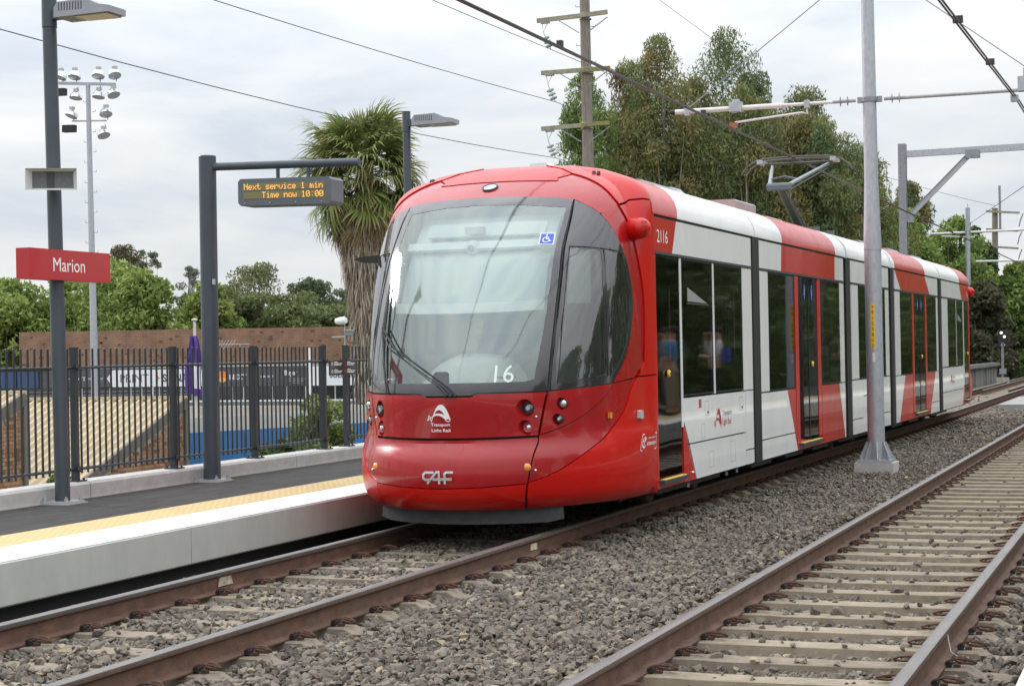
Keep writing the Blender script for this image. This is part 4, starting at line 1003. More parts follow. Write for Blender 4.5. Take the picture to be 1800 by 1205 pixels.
def leaf(side, y0, y1):
    g_ = bp("door_leaf", R4(y0, y1, .352, 2.482), side, doorglass, -.004, 0, .004)
    fr = MB()
    for a, b, c, d in ((y0, y0 + .03, .352, 2.482), (y1 - .03, y1, .352, 2.482), (y0, y1, .352, .40), (y0, y1, 2.45, 2.482)):
        fr.box(*sorted((side * 1.298, side * 1.318)), a, b, c, d)
    fr.build("leaf_frame", darkgrey, g_, bend=True)
def door_pair(side, y0, y1, ym):
    bp("door_post", R4(y0 - .21, y0, .36, W1), side, red_body, .004); bp("door_post", R4(y1, y1 + .21, .36, W1), side, red_body, .004)
    leaf(side, y0, ym - .006); leaf(side, ym + .006, y1)
    MB().box(*sorted((side * 1.305, side * 1.327)), ym - .012, ym + .012, .36, 2.48).build("door_edge_rubber", black, tram, bend=True)
    step_and_button(side, y0, y1); knob(side, ym + .16)
    for yy_ in (ym - .24, ym + .22):
        a = MB().box(*sorted((side * 1.326, side * 1.3275)), yy_ - .035, yy_ + .035, 2.20, 2.39).build("access_sticker", bluem, tram, bend=True)
        V, F = wh; MB().add([(side * 1.3285, yy_ + side * x * .8, 2.30 + z) for x, z in V], F).build("symbol", whitem, a, bend=True)
def window(side, y0, y1, z0=W0, flap=False):
    w = bp("side_window", R4(y0, y1, z0, W1), side, sideglass, -.003, .012, .004)
    b = MB()
    for a, c, d, e_ in ((y0 + .004, y0 + .022, z0, W1), (y1 - .022, y1 - .004, z0, W1), (y0, y1, z0, z0 + .018), (y0, y1, W1 - .018, W1)): b.box(*sorted((side * 1.3215, side * 1.3232)), a, c, d, e_)
    b.build("border", black, w, bend=True)
    if flap:
        a, c = y0 + .22, y1 - .22
        MB().prism([(side * 1.324, a, 2.20), (side * 1.324, a, 2.06), (side * 1.324, c, 2.05)], (side * .002, 0, 0)).build("flap_reflection", mat("flap_reflection_grey", (.35, .36, .36), .3, coat=.5), w, bend=True)  # pale triangle painted as the bright reflection on the vent flap
        MB().box(*sorted((side * 1.326, side * 1.334)), a - .06, c + .02, 2.03, 2.045).build("vent_rail", darkgrey, w, bend=True)
def cantrail(side, segs):
    for y0b, y0t, y1b, y1t, m_ in segs: bp("cantrail_panel", [(y0b, 2.518), (y1b, 2.518), (y1t, 2.842), (y0t, 2.842)], side, m_, .0, .03, .0)
def roofp(side, segs):
    for y0b, y0t, y1b, y1t, m_ in segs:
        bp("roof_panel", [(y0b, 2.868), (y1b, 2.868), (y1b + (y1t - y1b) * .3, 3.15), (y1t, 3.6), (y1t, TOP), (y0t, TOP), (y0t, 3.6), (y0b + (y0t - y0b) * .3, 3.15)], side, m_, .012, .06, .0)
def wallp(side, polys):
    for poly, m_ in polys: bp("side_panel", poly, side, m_, 0, .03, .0035)
SECT = [(16.6, 20.64), (21.02, 26.40), (26.98, 30.38), (31.02, 36.32), (36.88, 41.5)]
for side in (1, -1):
    # head rail above the windows
    for a, b in SECT: MB().box(*sorted((side * 1.30, side * 1.332)), a, b, 2.490, 2.516).build("gutter", darkgrey, tram, bend=True)
    for a, b in SECT: MB().box(*sorted((side * 1.29, side * 1.316)), a, b, 2.842, 2.872).build("roof_seam", black, tram, bend=True)
    # section one
    bp("side_panel", R4(16.6, 17.545, .25, .35), side, red_body, 0)
    bp("door_post", R4(16.602, 16.655, .35, W1), side, red_body)
    leaf(side, 16.66, 17.50); step_and_button(side, 16.70, 17.48); knob(side, 17.0)
    bp("pillar", R4(17.505, 17.575, .80, W1), side, white)
    window(side, 17.58, 18.825, 1.105, True); bp("pillar", R4(18.825, 18.895, 1.095, W1), side, white); window(side, 18.895, 20.17, 1.105)
    bp("pillar", R4(20.17, 20.64, 1.095, W1), side, white)
    wallp(side, [([(17.55, .25), (18.02, .25), (17.90, .40), (17.77, .56), (17.60, .80), (17.55, .80)], red_body), ([(17.78, .625), (20.24, .625), (20.24, 1.09), (17.58, 1.09), (17.58, .86)], white), ([(18.04, .25), (20.24, .25), (20.24, .617), (17.785, .617)], white), (R4(20.248, 20.64, .42, 1.09), white), (R4(20.248, 20.64, .25, .412), white)])
    cantrail(side, [(16.61, 16.61, 17.25, 17.42, red_body), (17.25, 17.42, 20.64, 20.64, white)])
    roofp(side, [(16.55, 16.55, 17.42, 17.75, red_body), (17.42, 17.75, 20.78, 20.78, roof_white)])
    # section two
    bp("pillar", R4(21.02, 21.50, 1.05, W1), side, white); window(side, 21.50, 22.98, 1.05)
    door_pair(side, 23.22, 24.44, 23.86); window(side, 24.66, 26.07, 1.05); bp("pillar", R4(26.07, 26.40, 1.05, W1), side, white)
    wallp(side, [([(21.02, .49), (22.90, .49), (22.50, 1.04), (21.02, 1.04)], white), ([(21.02, .25), (23.06, .25), (22.90, .482), (21.02, .482)], white), ([(22.50, 1.045), (22.90, .49), (23.06, .25), (24.68, .25), (24.68, .345), (23.005, .345), (23.005, 1.045)], red_body), ([(24.68, .25), (26.34, .25), (25.95, 1.045), (24.68, 1.045)], red_body), ([(26.34, .25), (26.40, .25), (26.40, 1.045), (25.95, 1.045)], white)])
    cantrail(side, [(21.02, 21.02, 22.25, 22.29, white), (22.25, 22.29, 25.74, 25.77, red_body), (25.74, 25.77, 26.40, 26.40, white)])
    roofp(side, [(20.84, 20.90, 22.29, 22.29, roof_white), (22.29, 22.29, 25.78, 25.78, red_body), (25.78, 25.78, 26.55, 26.55, roof_white)])
    # section three
    bp("pillar", R4(26.98, 27.56, 1.07, W1), side, white); window(side, 27.56, 30.02, 1.07); bp("pillar", R4(30.02, 30.38, 1.07, W1), side, white)
    wallp(side, [(R4(26.98, 27.9, .25, .47), white), (R4(26.98, 27.9, .478, 1.06), white), (R4(27.908, 29.5, .25, .80), white), (R4(27.908, 29.5, .808, 1.06), white), (R4(29.508, 30.38, .25, .47), white), (R4(29.508, 30.38, .478, 1.06), white)])
    cantrail(side, [(26.98, 26.98, 30.38, 30.38, white)]); roofp(side, [(26.72, 26.76, 30.55, 30.55, roof_white)])
    # section four
    bp("pillar", R4(31.02, 31.56, 1.05, W1), side, white); window(side, 31.56, 32.88, 1.05)
    door_pair(side, 33.12, 34.50, 33.80); window(side, 34.72, 36.05, 1.05); bp("pillar", R4(36.05, 36.32, 1.05, W1), side, white)
    wallp(side, [([(31.02, .25), (31.35, .25), (32.05, 1.045), (31.02, 1.045)], white), ([(31.35, .25), (32.90, .25), (32.90, 1.045), (32.05, 1.045)], red_body), (R4(32.905, 34.70, .25, .345), red_body), ([(34.72, .25), (35.05, .25), (35.85, 1.045), (34.72, 1.045)], red_body), ([(35.05, .25), (36.32, .25), (36.32, .45), (35.22, .45)], white), ([(35.225, .458), (36.32, .458), (36.32, 1.045), (35.85, 1.045)], white)])
    cantrail(side, [(31.02, 31.02, 31.67, 31.05, white), (31.67, 31.05, 35.2, 34.57, red_body), (35.2, 34.57, 36.32, 36.32, white)])
    roofp(side, [(30.72, 30.76, 31.02, 30.9, roof_white), (31.02, 30.9, 34.55, 34.3, red_body), (34.55, 34.3, 36.48, 36.48, roof_white)])
    # section five
    bp("pillar", R4(36.88, 37.80, 1.105, W1), side, white); window(side, 37.80, 39.17, 1.105); bp("pillar", R4(39.17, 39.24, 1.105, W1), side, white); window(side, 39.24, 40.38, 1.105, True)
    bp("pillar", R4(40.38, 40.50, .9, W1), side, white); leaf(side, 40.56, 41.38); step_and_button(side, 40.6, 41.34); knob(side, 41.1)
    bp("door_post", R4(41.39, 41.498, .35, W1), side, red_body); bp("door_post", R4(40.505, 40.555, .65, W1), side, white)
    wallp(side, [(R4(36.88, 40.37, .60, 1.09), white), ([(36.88, .25), (40.15, .25), (40.40, .592), (36.88, .592)], white), ([(40.15, .25), (41.5, .25), (41.5, .345), (40.555, .345), (40.555, .66), (40.44, .66)], red_body)])
    cantrail(side, [(36.88, 36.88, 40.21, 39.80, white), (40.21, 39.80, 41.5, 41.5, red_body)]); roofp(side, [(36.62, 36.66, 39.76, 39.5, roof_white), (39.76, 39.5, 41.55, 41.55, red_body)])
    # fleet number and emblem with lettering, small hatches
    ori = 1 if side > 0 else -1
    def side_text(VF, yc, zc, m_, name, o=.0015, parent=None):
        V, F = VF; return MB().add([(side * (1.3255 + o), yc + ori * a, zc + b) for a, b in V], F if side > 0 else [f[::1] for f in F]).build(name, m_, parent or tram, bend=True)
    side_text(fit2d("2116", .38, .125), 16.90, 2.665, whitem, "fleet_number"); side_text(fit2d("2116", .30, .11), 41.2 if side > 0 else 16.2 + 25, 2.66, whitem, "fleet_number")
    pink = mat("emblem_red", (.50, .03, .045), .4); greyt = mat("lettering_grey", (.22, .22, .23), .5)
    for yc in (19.10, 38.35):
        V, F = emblem(1.35); V = [(a * 1.15 - .14, b * 1.0) for a, b in V]; side_text((V, F), yc, .835, pink, "transport_emblem")
        side_text(fit2d("Transport", .42, .075), yc + ori * .27, .872, greyt, "transport_lettering"); side_text(fit2d("Light Rail", .38, .085), yc + ori * .25, .775, pink, "transport_lettering")
    MB().box(*sorted((side * 1.325, side * 1.3275)), 18.17, 18.27, 1.00 - .03, 1.06).build("emergency_plate", lens_red, tram, bend=True)
    for (a, b, c, d) in ((18.42, 18.58, .88, 1.03), (19.95, 20.12, .88, 1.03), (18.25, 18.40, .63 + .02, .80), (18.55, 18.75, .33, .50), (19.5, 19.72, .33, .56), (28.1, 28.3, .55, .75)):
        h = MB(); e_ = .004
        for (y0_, y1_, z0_, z1_) in ((a, b, c, c + e_), (a, b, d - e_, d), (a, a + e_, c, d), (b - e_, b, c, d)): h.box(*sorted((side * 1.3252, side * 1.3262)), y0_, y1_, z0_, z1_)
        h.build("hatch_line", mat("seam_grey", (.30, .30, .30), .6), tram, bend=True)
    for yc in (18.52, 20.05): MB().box(*sorted((side * 1.325, side * 1.332)), yc, yc + .03, .90, .925).build("hatch_lock", grey_dark, tram, bend=True)
    MB().sphere((side * 1.33, 17.86, .33), .016, 8).build("sensor", chrome, tram, bend=True)
    # rubber posts over the gangways
    for (a, b) in ((20.66, 21.0), (26.42, 26.96), (30.40, 31.0), (36.34, 36.86)):
        MB().box(*sorted((side * 1.16, side * 1.285)), a, b, .24, 2.83).build("gangway_bellows", black, tram, bend=True)
        ym = (a + b) / 2
        MB().box(*sorted((side * 1.28, side * 1.338)), ym - .17, ym + .17, .24, 2.86).build("gangway_fender", black, tram, bend=True)
        MB().box(*sorted((side * 1.285, side * 1.322)), a - .0, a + .03, .24, 2.84).build("section_edge", chrome, tram, bend=True)

# saloon interior: floor, ceiling, seats, grab poles
for i, (a, b) in enumerate(SECT):
    y0, y1 = (16.62, 20.9) if i == 0 else (a - .1, b + .1)
    MB().box(-1.25, 1.25, y0, y1, .28, .36).build("saloon_floor", grey_dark, tram, bend=True)
    MB().box(-1.25, 1.25, y0, y1, 2.50, 2.56).build("saloon_ceiling", grey_light, tram, bend=True)
    dy = [(23.0, 24.7)] if i == 1 else ([(32.9, 34.7)] if i == 3 else ([(16.6, 17.6)] if i == 0 else ([(40.4, 41.5)] if i == 4 else [])))
    y = a + .35
    while y < b - .5:
        if not any(p - .4 < y < q + .1 for p, q in dy):
            for sx in (-1, 1):
                st0 = MB().box(*sorted((sx * .35, sx * 1.18)), y, y + .42, .75, .82); st0.prism([(sx * .35, y + .36, .82), (sx * 1.18, y + .36, .82), (sx * 1.18, y + .46, 1.45), (sx * .35, y + .46, 1.45)], (0, .05, 0))
                st0.build("saloon_seat", mat("seat_fabric", (.05, .07, .13), .9, var=.3), tram, bend=True)
        y += .85
    for yy_ in (a + .9, b - .9): MB().cyl((.28, yy_, .36), (.28, yy_, 2.5), .017, n=8).build("grab_pole", buttonm, tram, bend=True)
# rear cab, the mirror image of the front
def rearP(q, z, o=0.0):
    p = cabP(q, z, o); return Vector((p.x + .3, 58.1 - p.y, p.z))
for s in (1, -1):
    pp_ = [(0, .235), (2, .235), (2, 1.22), (0, 1.22)] if s > 0 else [(-2, .235), (0, .235), (0, 1.22), (-2, 1.22)]
    patch(pp_, rearP, 0, .03, .1, .1, flip=True).build("rear_cab_side", red, tram, smooth=40)
    pp_ = [(.95, 1.23), (2, 1.23), (2, 3.0), (.95, 3.0)] if s > 0 else [(-2, 1.23), (-.95, 1.23), (-.95, 3.0), (-2, 3.0)]
    patch(pp_, rearP, 0, .03, .1, .1, flip=True).build("rear_cab_upper", red, tram, smooth=40)
    c = rearP(s * 1.1, 2.71, .10)
    if s > 0: MB().sphere(c, .108, 18).build("camera_housing", red, tram, smooth=60)
patch([(-.94, 1.23), (.94, 1.23), (.94, 2.98), (-.94, 2.98)], rearP, 0, .03, .1, .1, flip=True).build("rear_window", frit, tram, smooth=60)
patch([(-2, 3.0), (2, 3.0), (2, 3.356), (-2, 3.356)], rearP, 0, .03, .1, .06, flip=True).build("rear_roof", red, tram, smooth=60)

# --- roof equipment
def rbox(name, x0, x1, y0, y1, z0, z1, m_, bev=.06, par=None):
    mb = MB(); mb.prism([(x0, y0, z0), (x1, y0, z0), (x1, y0, z1 - bev), (x1 - bev, y0, z1), (x0 + bev, y0, z1), (x0, y0, z1 - bev)], (0, y1 - y0, 0)); return mb.build(name, m_, par or tram, bend=True, fix=True)
rbox("aerial", -.10, .16, 17.05, 17.3, 3.28, 3.455, interior_white, .05)
lid = MB().prism([(-.45, 17.25, 3.36), (.40, 17.25, 3.40), (.55, 18.6, 3.34), (-.45, 18.6, 3.36)], (0, 0, .035)); lid.build("roof_hatch", black, tram, fix=True)
MB().box(-.6, .6, 16.65, 17.3, 3.24, 3.33).build("roof_well", grey_dark, tram)
rbox("air_unit", -.60, .62, 20.1, 20.55, 3.28, 3.435, galv, .09); rbox("air_unit", -.62, .66, 18.6, 20.1, 3.27, 3.40, galv_dark, .06)
rbox("roof_box", -.55, .50, 23.35, 24.5, 3.27, 3.53, mat("roof_box_grey", (.38, .38, .37), .6, var=.1), .02)
rbox("roof_box", -.62, .56, 25.3, 26.3, 3.27, 3.43, galv, .10); rbox("roof_box", -.6, .6, 28.0, 29.9, 3.27, 3.36, galv_dark, .05)
for y in (32.2, 35.3, 38.5): rbox("roof_box", -.6, .6, y, y + 1.3, 3.27, 3.44, galv_dark, .08)
# pantograph
pg = thing("pantograph_frame", None, None, (0, 0, 0)); bpy.data.objects.remove(pg)
PM = mat("pantograph_steel", (.13, .14, .14), .5, metal=.3, var=.25, vscale=20); PO = mat("pantograph_olive", (.075, .068, .05), .6, var=.3)
bs = MB(); bs.box(-.32, .32, 29.0, 30.5, 3.37, 3.43); bs.box(-.45, .45, 29.05, 29.15, 3.43, 3.50); bs.box(-.45, .45, 30.3, 30.4, 3.43, 3.50); pt = bs.build("pantograph", PM, tram, bend=True)
PO1 = .12
MB().tube([(.12 + .0, 30.1, 3.50), (.12, 28.35, 4.11)], [.075, .055], 12).build("lower_arm", PO, pt, smooth=40)
MB().tube([(.24, 29.9, 3.52), (.22, 28.4, 4.04)], .016, 8).build("control_rod", PM, pt)
MB().tube([(-.06, 28.30, 4.10), (.32, 28.30, 4.10)], .062, 14).build("knee_joint", mat("joint_steel", (.10, .12, .13), .4, metal=.3), pt, smooth=40)
for sx, xb, xt in ((-1, -.02, -.33), (1, .28, .62)):
    MB().tube([(xb, 28.30, 4.12), (xt + PO1 * .0, 30.0, 4.60)], [.036, .026], 10).build("upper_arm", mat("arm_steel", (.24, .26, .28), .4, metal=.4), pt, smooth=40)
MB().tube([(-.11, 28.7, 4.25), (.13, 28.75, 4.30), (.36, 28.7, 4.24)], .016, 8).build("cross_tube", PM, pt)
MB().tube([(.30, 28.35, 4.06), (.60, 29.98, 4.52)], .012, 8).build("guide_rod", PM, pt)
for dy_ in (-.17, .17):
    hn = [(-.82, 30.0 + dy_, 4.46), (-.72, 30.0 + dy_, 4.59), (-.58, 30.0 + dy_, 4.675), (-.45, 30.0 + dy_, 4.705), (0.1, 30.0 + dy_, 4.722), (.65, 30.0 + dy_, 4.705), (.80, 30.0 + dy_, 4.675), (.94, 30.0 + dy_, 4.59), (1.04, 30.0 + dy_, 4.46)]
    MB().tube([(a + 0, b, c) for a, b, c in hn], [.010, .012, .014, .018, .018, .018, .014, .012, .010], 8).build("collector_strip", mat("carbon_strip", (.10, .085, .07), .6, var=.3), pt, smooth=50)
MB().tube([(-.45, 30.0, 4.63), (.68, 30.0, 4.63)], .022, 8).build("head_beam", PO, pt, smooth=50)
for xe in (-.50, .72): MB().box(xe - .05, xe + .05, 29.8, 30.2, 4.63, 4.69).build("head_bracket", galv, pt)
# --- running gear and underframe
uf = MB(); uf.box(-1.16, 1.16, 15.9, 20.8, .20, .30); uf.box(-1.2, 1.2, 20.8, 41.6, .20, .30); uf.build("underframe", grey_dark, tram, bend=True)
for yc in (18.9, 28.7, 38.5):
    for dy_ in (-.9, .9):
        for sx in (-1, 1):
            w = MB().lathe([(.0, -.065), (.28, -.065), (.28, .03), (.265, .06), (.12, .045), (.08, .09), (0, .09)], (sx * .78, yc + dy_, .285), (sx, 0, 0), 28).build("wheel", rust, tram, smooth=35, bend=True)
    MB().box(-1.02, -.9, yc - 1.3, yc + 1.3, .12, .32).box(.9, 1.02, yc - 1.3, yc + 1.3, .12, .32).box(-1, 1, yc - .2, yc + .2, .14, .3).build("bogie_frame", darkgrey, tram, bend=True)
eq = MB()
for y in (21.5, 23.4, 25.2, 32.0, 34.0, 36.9): eq.box(-1.05, 1.08, y, y + 1.1, .13, .22)
eq.build("underfloor_box", darkgrey, tram, bend=True)
for y in (18.2, 19.9, 20.4): MB().cyl((1.2, y, .20), (1.2, y, .155), .02, n=8).build("jacking_pad", galv, tram)

# ================================================================== MASTS AND OVERHEAD LINE
def insul(mb, p, d, m=0, r=.038, n=2):
    p, d = Vector(p), Vector(d).normalized(); mb.cyl(p - d * .16, p + d * .16, .026, n=10, m=m)
    for k in range(n): mb.lathe([(.026, -.006), (r * 1.9, 0), (.026, .010)], p + d * (-.05 + .10 * k), d, 16, m)
    return mb
mm = thing("overhead_mast", "tall grey steel mast with a yellow W9+558UD plate between the two tracks", "mast", (1.985, 25.65, -.05))
mx_, my_ = 1.985, 25.65
MB().box(mx_ - .27, mx_ + .27, my_ - .27, my_ + .27, -.3, -.060).build("footing", kerbm, mm)
MB().box(mx_ - .235, mx_ + .235, my_ - .235, my_ + .235, -.055, -.018).build("base_plate", galv, mm)
MB().cyl((mx_, my_, -.018), (mx_, my_, 2.915), .119, n=32).build("pole", galv, mm, smooth=40)
MB().tube([(mx_, my_, 2.915), (mx_, my_, 3.01), (mx_, my_, 3.80), (mx_, my_, 3.84)], [.124, .124, .100, .100], 32).build("pole_taper", galv, mm, smooth=25)
MB().cyl((mx_, my_, 3.84), (mx_ - .01, my_, 7.95), .098, .084, 32).build("upper_pole", galv, mm, smooth=40)
for k in range(8):
    t = math.pi * 2 * k / 8 + .2; d = Vector((math.cos(t), math.sin(t), 0)); n_ = Vector((-d.y, d.x, 0)) * .006; c = Vector((mx_, my_, -.018))
    MB().prism([c + d * .118 - n_, c + d * .24 - n_, c + d * .24 + Vector((0, 0, .02)) - n_, c + d * .135 + Vector((0, 0, .245)) - n_, c + d * .118 + Vector((0, 0, .245)) - n_], n_ * 2).build("gusset", galv, mm, fix=True)
for a in (-1, 1):
    for c_ in (-1, 1): MB().cyl((mx_ + a * .19, my_ + c_ * .19, -.018), (mx_ + a * .19, my_ + c_ * .19, .03), .02, n=6).build("bolt", galv, mm)
nd = Vector((.165, -.986, 0)).normalized(); nd = Vector((3.98 * .25, -25.65 * .25, 0)).normalized(); nr_ = Vector((-nd.y, nd.x, 0)); pc_ = Vector((mx_, my_, 0)) + nd * .124
def tagplate(z0, z1, w, m_, xo=-.02, o=.002):
    V = []; F = []; n = 5
    for i in range(n + 1):
        a = (-1 + 2 * i / n) * w / .124 / 2 + xo / .124
        d = nd * math.cos(a) + nr_ * math.sin(a); q = Vector((mx_, my_, 0)) + d * (.1195 + o); V += [q + Vector((0, 0, z0)), q + Vector((0, 0, z1))]
    F = [(2 * i, 2 * i + 2, 2 * i + 3, 2 * i + 1) for i in range(n)]; return MB().add(V, F)
tp = tagplate(1.53, 2.155, .062, mat("plate_yellow", (.80, .47, .02), .5)).build("number_plate", mat("plate_yellow", (.80, .47, .02), .5), mm)
mb = MB(); zc = 2.115
for ch in "W9+558UD":
    V, F = fit2d(ch, .030 if ch != "+" else .026, .050 if ch != "+" else .026); V2 = []
    for a, b in V:
        an = (a - .02) / .124; d = nd * math.cos(an) + nr_ * math.sin(an); q = Vector((mx_, my_, zc + b)) + d * .1232; V2.append(q)
    mb.add(V2, F); zc -= .0775
mb.build("plate_lettering", black, tp)
tagplate(1.345, 1.475, .042, whitem, -.012, .002).build("small_notice", mat("notice_white", (.7, .7, .7), .5, var=.3, vscale=120), mm)
az = 5.024
cl = MB(); cl.lathe([(.108, -.03), (.115, -.03), (.115, .03), (.108, .03)], (mx_, my_, az), n=28); cl.box(mx_ - .17, mx_ - .10, my_ - .03, my_ + .03, az - .04, az + .04); cl.box(mx_ + .10, mx_ + .17, my_ - .03, my_ + .03, az - .04, az + .04); cl.build("clamp", galv_dark, mm)
IV = mat("insulator_grey", (.34, .35, .36), .5); TW = mat("arm_white_tube", (.68, .67, .64), .4, var=.12, vscale=14)
for sx in (-1, 1): insul(MB(), (mx_ + sx * .36, my_, az), (1, 0, 0)).build("insulator", IV, mm, smooth=40)
MB().cyl((mx_ - .50, my_, az), (.10, my_, az + .0), .024, n=12).cyl((.75, my_, az), (-.885, my_, az), .036, n=14).build("cantilever_arm", TW, mm, smooth=40)
MB().cyl((mx_ + .50, my_, az), (5.0, my_, az), .026, n=12).build("cantilever_arm", mat("arm_grey_tube", (.40, .40, .39), .45, var=.1), mm, smooth=40)
MB().cyl((-.83, my_, az), (-.90, my_, az), .038, n=14).build("arm_cap", black, mm)
MB().tube([(1.10, my_, az - .02), (1.10, my_, az - .14), (1.03, my_, az - .12), (.05, my_, 4.82)], .016, 8).build("steady_arm", TW, mm, smooth=40)
mb = MB()
for x in (1.10, .05, -.65): mb.box(x - .035, x + .035, my_ - .05, my_ + .05, az - .06, az + .05)
mb.box(-.02, .16, my_ - .07, my_ + .07, az - .05, az + .09); mb.box(.02, .12, my_ - .03, my_ + .03, az + .09, az + .13); mb.build("arm_fitting", galv, mm)
MB().box(-.02, .08, my_ - .03, my_ + .03, 4.74, 4.82).build("dropper_clamp", mat("copper_red", (.35, .10, .06), .5), mm)
MB().tube([(-.63, my_, az + .05), (-.53, my_, az + .12), (1.92, my_, 6.93)], .0075, 6).build("stay_wire", galv_dark, mm)
MB().tube([(2.05, my_, 6.93), (4.35, my_, az + .12)], .0075, 6).build("stay_wire", galv_dark, mm)
ft = MB(); ft.box(4.0, 4.35, my_ - .08, my_ + .08, az - .02, az + .18); ft.cyl((4.08, my_, az + .18), (4.08, my_, az + .3), .014, n=6); ft.box(3.9, 4.0, my_ - .05, my_ + .05, 4.87, 4.96); ft.build("arm_fitting", galv, mm)
MB().cyl((4.1, my_, 4.93), (5.0, my_, 4.97), .018, n=8).build("steady_arm", galv, mm)

WM = mat("wire_bronze", (.055, .045, .04), .55, metal=.3)
def wire(name, label, runs, r=.012, group=None, cat="wire"):
    mb = MB()
    for pts in runs: mb.tube(pts, r, 5)
    o = mb.build(name, WM, smooth=60); tag(o, label, cat, group); return o
def cat_(y0, y1, x0, x1, z0, z1, sag=.0, n=14): return [(x0 + (x1 - x0) * t, y0 + (y1 - y0) * t, z0 + (z1 - z0) * t - sag * 4 * t * (1 - t)) for t in np.linspace(0, 1, n)]
cw = wire("contact_wire", "thick contact wire running over the tram to its pantograph", [[(dx, y, z) for y, z in ((1, 4.83), (14, 4.74), (25.65, 4.735), (30, 4.74), (42, 4.72), (60, 4.76), (92, 4.8))] for dx in (-.016, .016)], .0115)
for y in (17.9, 21.2, 24.0): MB().box(-.03, .03, y - .03, y + .03, 4.74, 4.81).build("wire_clip", WM, cw)
cw2 = wire("contact_wire", "thick contact wire over the empty track in the upper right corner", [[(3.95 + dx, y, z) for y, z in ((1, 4.93), (17.2, 4.80), (26.3, 4.96), (40, 4.82), (60, 4.8), (92, 4.8))] for dx in (-.016, .016)], .0115)
for y in (18.8, 22.2): MB().box(3.90, 4.0, y - .03, y + .03, 4.80 + (y - 17.2) * .017, 4.87 + (y - 17.2) * .017).build("wire_clip", WM, cw2)

# ---- wooden pole line
wood = mat("weathered_pole", (.235, .205, .175), .9, var=.4, vscale=5, stretch=(6, 6, .5), bump=.6, bscale=40)
woodarm = mat("cross_arm_timber", (.32, .29, .21), .9, var=.3, vscale=6); woodgreen = mat("lichen_timber", (.24, .225, .09), .9, var=.35, vscale=6)
glassy = mat("insulator_glass", (.48, .60, .55), .15, coat=1)
wpz = thing("power_pole", "old timber power pole with three cross arms in front of the gum trees", "power pole", (-12.45, 58, -3.2))
MB().cyl((-12.42, 58, -3.2), (-12.47, 58, 14.2), .235, .165, 20).build("pole", wood, wpz, smooth=50)
ENDS = []
for (xl, xr, zl, zr, g_) in ((-14.09, -11.61, 12.70, 12.80, 0), (-13.97, -11.55, 10.93, 10.93, 1), (-14.0, -11.62, 9.05, 9.12, 1)):
    MB().beam((xl, 57.76, zl), (-12.6, 57.76, (zl + zr) / 2), .10, .14).build("cross_arm", woodarm, wpz)
    MB().beam((-12.6, 57.76, (zl + zr) / 2), (xr, 57.76, zr), .10, .139).build("cross_arm", woodgreen if g_ else woodarm, wpz)
    for sx in (-1, 1): MB().beam((-12.45 + sx * .15, 57.74, zl - .52), (-12.45 + sx * .85, 57.74, zl - .07), .03, .03).build("arm_brace", galv_dark, wpz)
    for dz_ in (-.09, .09): MB().lathe([(.205, -.015), (.212, 0), (.205, .015)], (-12.45, 58, (zl + zr) / 2 + dz_), n=20).build("band", galv_dark, wpz)
    x0 = xl + .28; st = MB().box(x0 - .14, x0 + .16, 57.7, 57.82, zl - .115, zl - .07).build("hanger_plate", galv_dark, wpz)
    MB().tube([(x0 - .1, 57.76, zl - .1), (x0 - .06, 57.76, zl - .40), (x0 + .1, 57.76, zl - .1)], .012, 5).build("hanger", galv_dark, wpz)
    p0 = Vector((x0 - .06, 57.76, zl - .40)); p1 = Vector((x0 + .20, 57.76, zl - 1.0)); d = (p1 - p0)
    MB().tube([p0, p1], .014, 6).build("insulator_rod", galv_dark, wpz)
    for k in range(3): MB().lathe([(.03, -.03), (.12, -.02), (.135, .02), (.05, .05), (0, .06)], p0 + d * (.35 + k * .22), d * -1, 14).build("insulator_disc", glassy, wpz, smooth=50)
    ENDS.append(p1)
for z, sx in ((13.1, -1), (12.4, 1), (11.8, -1), (11.2, 1), (10.5, -1), (9.9, 1), (8.6, -1), (8.0, 1)):
    MB().tube([(-12.45 + sx * .18, 58, z), (-12.45 + sx * .34, 58, z), (-12.45 + sx * .34, 58, z + .06)], .012, 5).build("step_bolt", galv_dark, wpz)
grp = "power lines carried by the timber pole"
for p, (yA, zA), lab in zip(ENDS, ((10, 11.0), (10, 8.5), (8, 6.65)), ("highest power line meeting the timber pole at its top insulator", "middle power line meeting the timber pole at its second insulator", "lowest power line, passing in front of the palm crown to the timber pole")):
    mid = cat_(yA, 57.76, -13.85, p.x, {11.0: 11.9, 8.5: 9.3, 6.65: 8.15}[zA], p.z, {11.0: .25, 8.5: .25, 6.65: .62}[zA])
    far_ = [(p.x + (-3.9 - p.x) * t, 57.76 + (110 - 57.76) * t, p.z + ({11.0: 9.6, 8.5: 7.5, 6.65: 5.6}[zA] - p.z) * t - 1.3 * 4 * t * (1 - t) * .4) for t in np.linspace(0, 1, 12)]
    wire("power_line", lab, [mid, far_], .011, grp)
wp2 = thing("power_pole", "distant timber power pole with a thin steel extension beyond the end of the tram", "power pole", (-4.0, 110, -.4))
MB().cyl((-4.1, 110, -1), (-3.92, 110, 9.45), .22, .17, 14).build("pole", wood, wp2, smooth=50)
MB().cyl((-3.62, 109.8, 8.2), (-3.62, 109.8, 10.75), .07, n=8).build("steel_extension", galv_dark, wp2)
for (xl, xr, z, z2) in ((-4.40, -2.5, 9.27, 9.10), (-4.42, -2.6, 8.22, 8.05), (-4.30, -2.6, 7.20, 7.02)):
    MB().beam((xl, 109.75, z), (xr, 109.75, z2), .10, .12).build("cross_arm", woodarm, wp2)
    MB().tube([(xr + .2, 109.7, z2 - .05), (xr + .05, 109.7, z2 - .4), (xr - .05, 109.7, z2 - .8)], .03, 5).build("insulator_rod", grey_dark, wp2)
